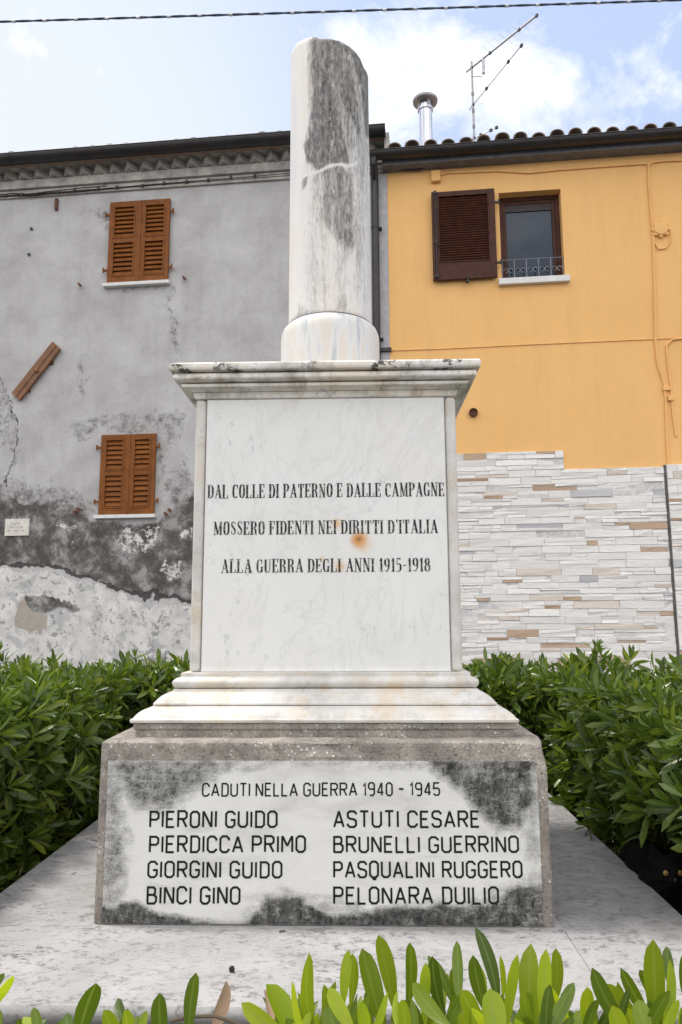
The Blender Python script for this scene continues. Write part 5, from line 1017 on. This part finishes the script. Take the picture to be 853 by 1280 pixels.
# foreground shrub: every leaf of its own, grouped in shoots
LEAVES = [  # tip x, tip y, base x, base y, width (photo pixels), kind: 0 green 1 young and backlit, distance
 (16, 1219, -14, 1266, 15, 1, .74), (5, 1216, -18, 1250, 11, 0, .74), (115, 1229, 99, 1300, 31, 0, .70), (45, 1258, 49, 1306, 14, 0, .70), (80, 1268, 92, 1315, 19, 0, .66), (56, 1272, 36, 1306, 15, 0, .70), (143, 1251, 166, 1305, 17, 0, .72), (127, 1266, 163, 1318, 22, 0, .68), (159, 1261, 160, 1312, 19, 0, .66), (194, 1243, 208, 1312, 24, 0, .70), (172, 1269, 158, 1310, 13, 0, .66),
 (241, 1216, 236, 1306, 20, 0, .70), (300, 1258, 372, 1306, 24, 1, .68), (335, 1229, 380, 1318, 36, 1, .66), (373, 1196, 397, 1300, 21, 0, .70), (370, 1242, 396, 1306, 14, 1, .72),
 (435, 1187, 429, 1262, 16, 1, .70), (446, 1192, 437, 1262, 14, 0, .72), (453, 1186, 482, 1300, 28, 0, .68), (474, 1169, 494, 1268, 25, 0, .74), (519, 1181, 507, 1266, 17, 0, .74), (534, 1198, 558, 1272, 20, 0, .72), (540, 1192, 568, 1260, 16, 0, .75), (529, 1203, 533, 1288, 18, 1, .70), (409, 1230, 405, 1296, 14, 0, .70), (411, 1235, 446, 1296, 21, 1, .67), (452, 1252, 459, 1312, 20, 1, .64), (493, 1240, 498, 1288, 12, 1, .68), (513, 1233, 566, 1286, 24, 0, .65), (505, 1250, 528, 1288, 24, 0, .70), (408, 1256, 428, 1312, 28, 0, .66),
 (572, 1176, 574, 1262, 18, 0, .72), (588, 1195, 610, 1270, 22, 0, .71), (603, 1158, 624, 1266, 20, 0, .70), (631, 1196, 627, 1256, 8, 0, .76), (645, 1192, 632, 1296, 15, 1, .70), (656, 1180, 671, 1306, 30, 0, .69), (681, 1186, 680, 1306, 20, 1, .67), (702, 1188, 688, 1266, 18, 0, .73), (717, 1228, 686, 1302, 18, 0, .65), (612, 1236, 624, 1316, 34, 1, .63), (583, 1232, 597, 1312, 26, 0, .66), (577, 1236, 556, 1306, 14, 0, .66), (565, 1210, 572, 1258, 11, 0, .76), (604, 1209, 606, 1258, 9, 0, .76), (598, 1253, 606, 1302, 12, 1, .66), (655, 1240, 668, 1312, 20, 0, .67), (560, 1216, 545, 1275, 12, 0, .76),
 (735, 1214, 790, 1300, 24, 0, .68), (754, 1228, 806, 1302, 32, 0, .70), (774, 1211, 818, 1284, 18, 0, .70), (815, 1174, 824, 1302, 28, 0, .69), (830, 1183, 845, 1250, 16, 0, .74), (843, 1202, 831, 1302, 16, 1, .67), (806, 1210, 817, 1262, 14, 0, .74), (850, 1192, 858, 1258, 10, 0, .74), (731, 1233, 739, 1300, 20, 0, .72), (795, 1250, 815, 1306, 26, 0, .66), (762, 1262, 795, 1316, 24, 0, .66), (720, 1262, 728, 1306, 18, 0, .70)]
SHOOTS = [(-16, .73), (60, .69), (160, .68), (225, .70), (385, .69), (440, .69), (510, .70), (565, .70), (612, .69), (675, .68), (735, .70), (800, .69), (838, .70)]
fs = empty('foreground_shrub', (0.0, -1.5, -0.23)); tag(fs, 'foreground shrub with bright upright yellow green leaves along the bottom of the view', 'shrub')
fo_ = np.array(fs.location); rg = np.random.default_rng(77); sh = []; rl = random.Random(3)
for sx, sd_ in SHOOTS:
    top = at_d(sx, 1318, sd_); g_ = np.array([top[0]+rg.normal(0, .05), top[1]+rg.normal(0, .06), -0.22]); e = top-fo_; g2 = g_-fo_
    sh.append(MB().tube([g2, (g2+e)/2+rg.normal(0, .02, 3), e-np.array([0, 0, .05]), e+np.array([0, 0, .01])], [0.007, 0.006, 0.004, 0.003], 6).build('shoot', 'twig_bark', fs, True))
extra = []
for sx, sd_ in SHOOTS:
    for k in range(8 if sx < 300 else 17):
        bx_, by_ = sx+rl.uniform(-22, 22), 1322+rl.uniform(-6, 14); an = rl.uniform(-1.0, 1.0) if k < 8 else rl.uniform(-0.5, 0.5); ll = rl.uniform(38, 62) if sx < 300 or k < 8 else rl.uniform(60, 98); extra.append((bx_+math.sin(an)*ll, by_-math.cos(an)*ll, bx_, by_, rl.uniform(11, 17), 1 if rl.random() < .24 else 0, sd_+rl.uniform(-.05, .07)))
for (tx, ty, bx_, by_, w, kind, D) in LEAVES+extra:
    p0, p1 = at_d(bx_, by_, D+rl.uniform(-.01, .01)), at_d(tx, ty, D+rl.uniform(-0.02, 0.045)); d = p1-p0; ln = np.linalg.norm(d); view = CAMP-(p0+p1)/2; view /= np.linalg.norm(view)
    ang = rl.uniform(-0.55, 0.55); dn = d/ln; vn = view-dn*(view @ dn); vn /= np.linalg.norm(vn); sn = np.cross(dn, vn); nrm = (vn*math.cos(ang)+sn*math.sin(ang))*rl.choice((1, 1, -1))
    bend = rl.uniform(-0.07, 0.07); p0c = p0
    V, F = leaf_grid(p0c[None]-fo_, (d+nrm*ln*bend)[None], nrm[None], np.array([ln]), np.array([w*D/FPX*0.86/max(.8, math.cos(ang))]), np.array([bend]), np.array([rl.uniform(0.12, 0.40)]), 12, np.array([rl.uniform(-.6, .6)]), np.array([rl.uniform(-.28, .28)]))
    k = min(range(len(SHOOTS)), key=lambda i: abs(SHOOTS[i][0]-bx_)); me = leaf_mesh('leaf', V, F); link('leaf', me, 'young_backlit_leaf' if kind else 'front_leaf', sh[k], True)
# undergrowth of the same shrub, lower down
P, A = [], []
for _ in range(420):
    x, y = rg.uniform(-1.5, 1.6), rg.uniform(-1.75, -1.15); z = rg.uniform(-0.1, 0.36); P.append((x, y, z)); A.append((rg.normal(0, .4), rg.normal(0, .4), 1))
V, F = leaf_grid(*rosettes(np.array(P), np.array(A), rg)); me = leaf_mesh('lower_foliage', V-fo_, F); link('lower_foliage', me, 'front_leaf', fs, True)
b = MB()
for p in P[::3]: b.tube([np.array((p[0]+rg.normal(0, .05), p[1]+rg.normal(0, .05), -0.22))-fo_, np.array(p)-fo_], [0.006, 0.003], 4, False)
b.build('branches', 'twig_bark', fs)
# dry leaves caught in it
def dry(tip, base, w, D, label):
    p0, p1 = at_d(*base, D), at_d(*tip, D+0.02); d = p1-p0; ln = np.linalg.norm(d); nrm = (CAMP-p0)/np.linalg.norm(CAMP-p0)+np.array([0.3, 0, 0.2]); V, F = leaf_grid(np.zeros((1, 3)), d[None], nrm[None], np.array([ln]), np.array([w*D/FPX*1.15]), np.array([0.14]), np.array([0.5]), 10, np.array([0.8]))
    me = np_mesh('dry_leaf', V, F); o = link('dry_leaf', me, 'dry_leaf', None, True); o.location = p0; tag(o, label, 'dead leaf')
dry((284, 1228), (264, 1300), 19, .72, 'curled pale brown dead leaf at the bottom, left of centre, before the platform edge'); dry((332, 1236), (342, 1292), 12, .74, 'narrow brown dead leaf tucked behind a bright blunt green leaf at the bottom')
A = [at_d(214, 1276, .71), at_d(240, 1271, .71), at_d(268, 1270, .71), at_d(290, 1277, .71), at_d(312, 1290, .71)]; tw = MB().tube([a-A[2] for a in A], 0.0016, 6).build('dry_twig', 'twig_bark', None, True); tw.location = A[2]; tag(tw, 'thin bent brown twig crossing the pale dead leaf', 'twig')
# weeds at the foot of the memorial and a crumb of rust-brown bark
def weed(pos, label, n, s, seed):
    rg = np.random.default_rng(seed); q = rosettes(np.array([pos]), np.array([(0.5, -0.2, 0.8)]), rg, s, (n, n+1)); V, F = leaf_grid(*q); o = link('weed', np_mesh('weed', V-np.array(pos), F), 'weed_green', None, True); o.location = pos; tag(o, label, 'weed')
weed((0.664, 0.62, 0.06), 'small ragged green weed growing from the memorial base, upper of two', 7, .9, 5); weed((0.664, 0.22, 0.012), 'tiny dark weed with a stalk at the memorial base, lower of two', 5, .6, 6)
p = at_z(353, 1165, 0); b = MB(); b.obox((0, 0, 0.002), (0.008, 0.003, 0), (-0.001, 0.004, 0), (0, 0.001, 0.002)); o = b.build('bark_crumb', 'twig_bark', None, False, 0.002); o.location = p; tag(o, 'small brown crumb of bark on the platform just below the name tablet', 'bark crumb')

# ------------------------------------------------------------------ black cat crouching beyond the platform edge
hc = at_d(834.5, 1087, 2.31); catr = empty('black_cat', (hc[0]+0.02, hc[1]+0.2, -0.225)); tag(catr, 'black cat with amber eyes crouching by the platform edge under the right hedge', 'cat'); co_ = Vector(catr.location)
bm = bmesh.new()
def ball(c, r, rot=None):
    M = Matrix.Translation(Vector(c)-co_) @ (rot.to_4x4() if rot else Matrix.Identity(4)) @ Matrix.Diagonal((*r, 1)); bmesh.ops.create_icosphere(bm, subdivisions=3, radius=1.0, matrix=M)
def limb(a, c, r0, r1, n=7):
    a, c = Vector(a), Vector(c)
    for i in range(n): t = i/(n-1); r = r0+(r1-r0)*t; ball(a.lerp(c, t), (r, r, r))
hx, hy, hz = hc; G0 = -0.228
ball((hx, hy, hz), (0.047, 0.048, 0.043)); ball((hx-0.022, hy-0.016, hz-0.016), (0.024, 0.026, 0.02)); ball((hx+0.022, hy-0.016, hz-0.016), (0.024, 0.026, 0.02)); ball((hx, hy-0.042, hz-0.017), (0.020, 0.018, 0.015)); ball((hx, hy-0.038, hz-0.03), (0.014, 0.014, 0.01))
ball((hx, hy-0.034, hz+0.0), (0.011, 0.022, 0.013))
for s in (-1, 1):
    base = Vector((hx+s*0.031, hy+0.004, hz+0.028)); tip = Vector((hx+s*0.047, hy+0.0, hz+0.086))
    for i in range(9): t = i/8; r = 0.024*(1-t)+0.003; ball(base.lerp(tip, t), (r, r*0.45, r))
limb((hx, hy+0.02, hz-0.03), (hx+0.005, hy+0.085, hz-0.10), 0.042, 0.062); ball((hx+0.005, hy+0.10, hz-0.11), (0.072, 0.085, 0.085)); ball((hx+0.02, hy+0.22, hz-0.10), (0.078, 0.13, 0.095)); ball((hx+0.045, hy+0.33, hz-0.10), (0.088, 0.10, 0.10)); ball((hx+0.02, hy+0.22, hz-0.045), (0.06, 0.10, 0.06))
for s in (-1, 1):
    limb((hx+s*0.042, hy+0.06, hz-0.13), (hx+s*0.04, hy+0.03, G0+0.022), 0.032, 0.018); ball((hx+s*0.04, hy+0.012, G0+0.014), (0.020, 0.028, 0.014))
    ball((hx+0.05+s*0.06, hy+0.33, hz-0.16), (0.04, 0.085, 0.085)); limb((hx+0.05+s*0.07, hy+0.31, G0+0.03), (hx+0.05+s*0.07, hy+0.22, G0+0.018), 0.024, 0.017); ball((hx+0.05+s*0.07, hy+0.195, G0+0.014), (0.02, 0.032, 0.014))
limb((hx+0.05, hy+0.41, hz-0.17), (hx+0.09, hy+0.50, G0+0.02), 0.022, 0.018, 9); limb((hx+0.09, hy+0.50, G0+0.02), (hx+0.14, hy+0.30, G0+0.018), 0.018, 0.013, 12)
me = bpy.data.meshes.new('body'); bm.to_mesh(me); bm.free(); body = link('body', me, 'black_fur', catr, True); r_ = body.modifiers.new('remesh', 'REMESH'); r_.mode = 'VOXEL'; r_.voxel_size = 0.0045; r_.use_smooth_shade = True; s_ = body.modifiers.new('smooth', 'SMOOTH'); s_.factor = 0.5; s_.iterations = 4
for s in (-1, 1):
    e = Vector((hx+s*0.0215, hy-0.0405, hz+0.003))-co_; ey = MB().lathe(e, [(0.001, -0.006), (0.0065, -0.0045), (0.0085, 0.0), (0.0065, 0.0045), (0.001, 0.006)], 12, 'y').build('eye', 'amber_eye', catr, True); MB().lathe(e+Vector((0, -0.0062, 0)), [(0.0004, -0.001), (0.0022, 0.0), (0.0022, 0.001)], 8, 'y').build('pupil', 'black_pupil', ey)
MB().lathe(Vector((hx, hy-0.060, hz-0.012))-co_, [(0.001, -0.003), (0.006, 0.0), (0.004, 0.004)], 10, 'y').build('nose', 'cat_nose', catr, True)
b = MB()
for s in (-1, 1):
    for k in range(4): a = Vector((hx+s*0.016, hy-0.05, hz-0.018-0.003*k))-co_; b.tube([a, a+Vector((s*0.05, -0.012, 0.012-0.01*k))], 0.0004, 4, False)
b.build('whiskers', 'black_plastic', catr)
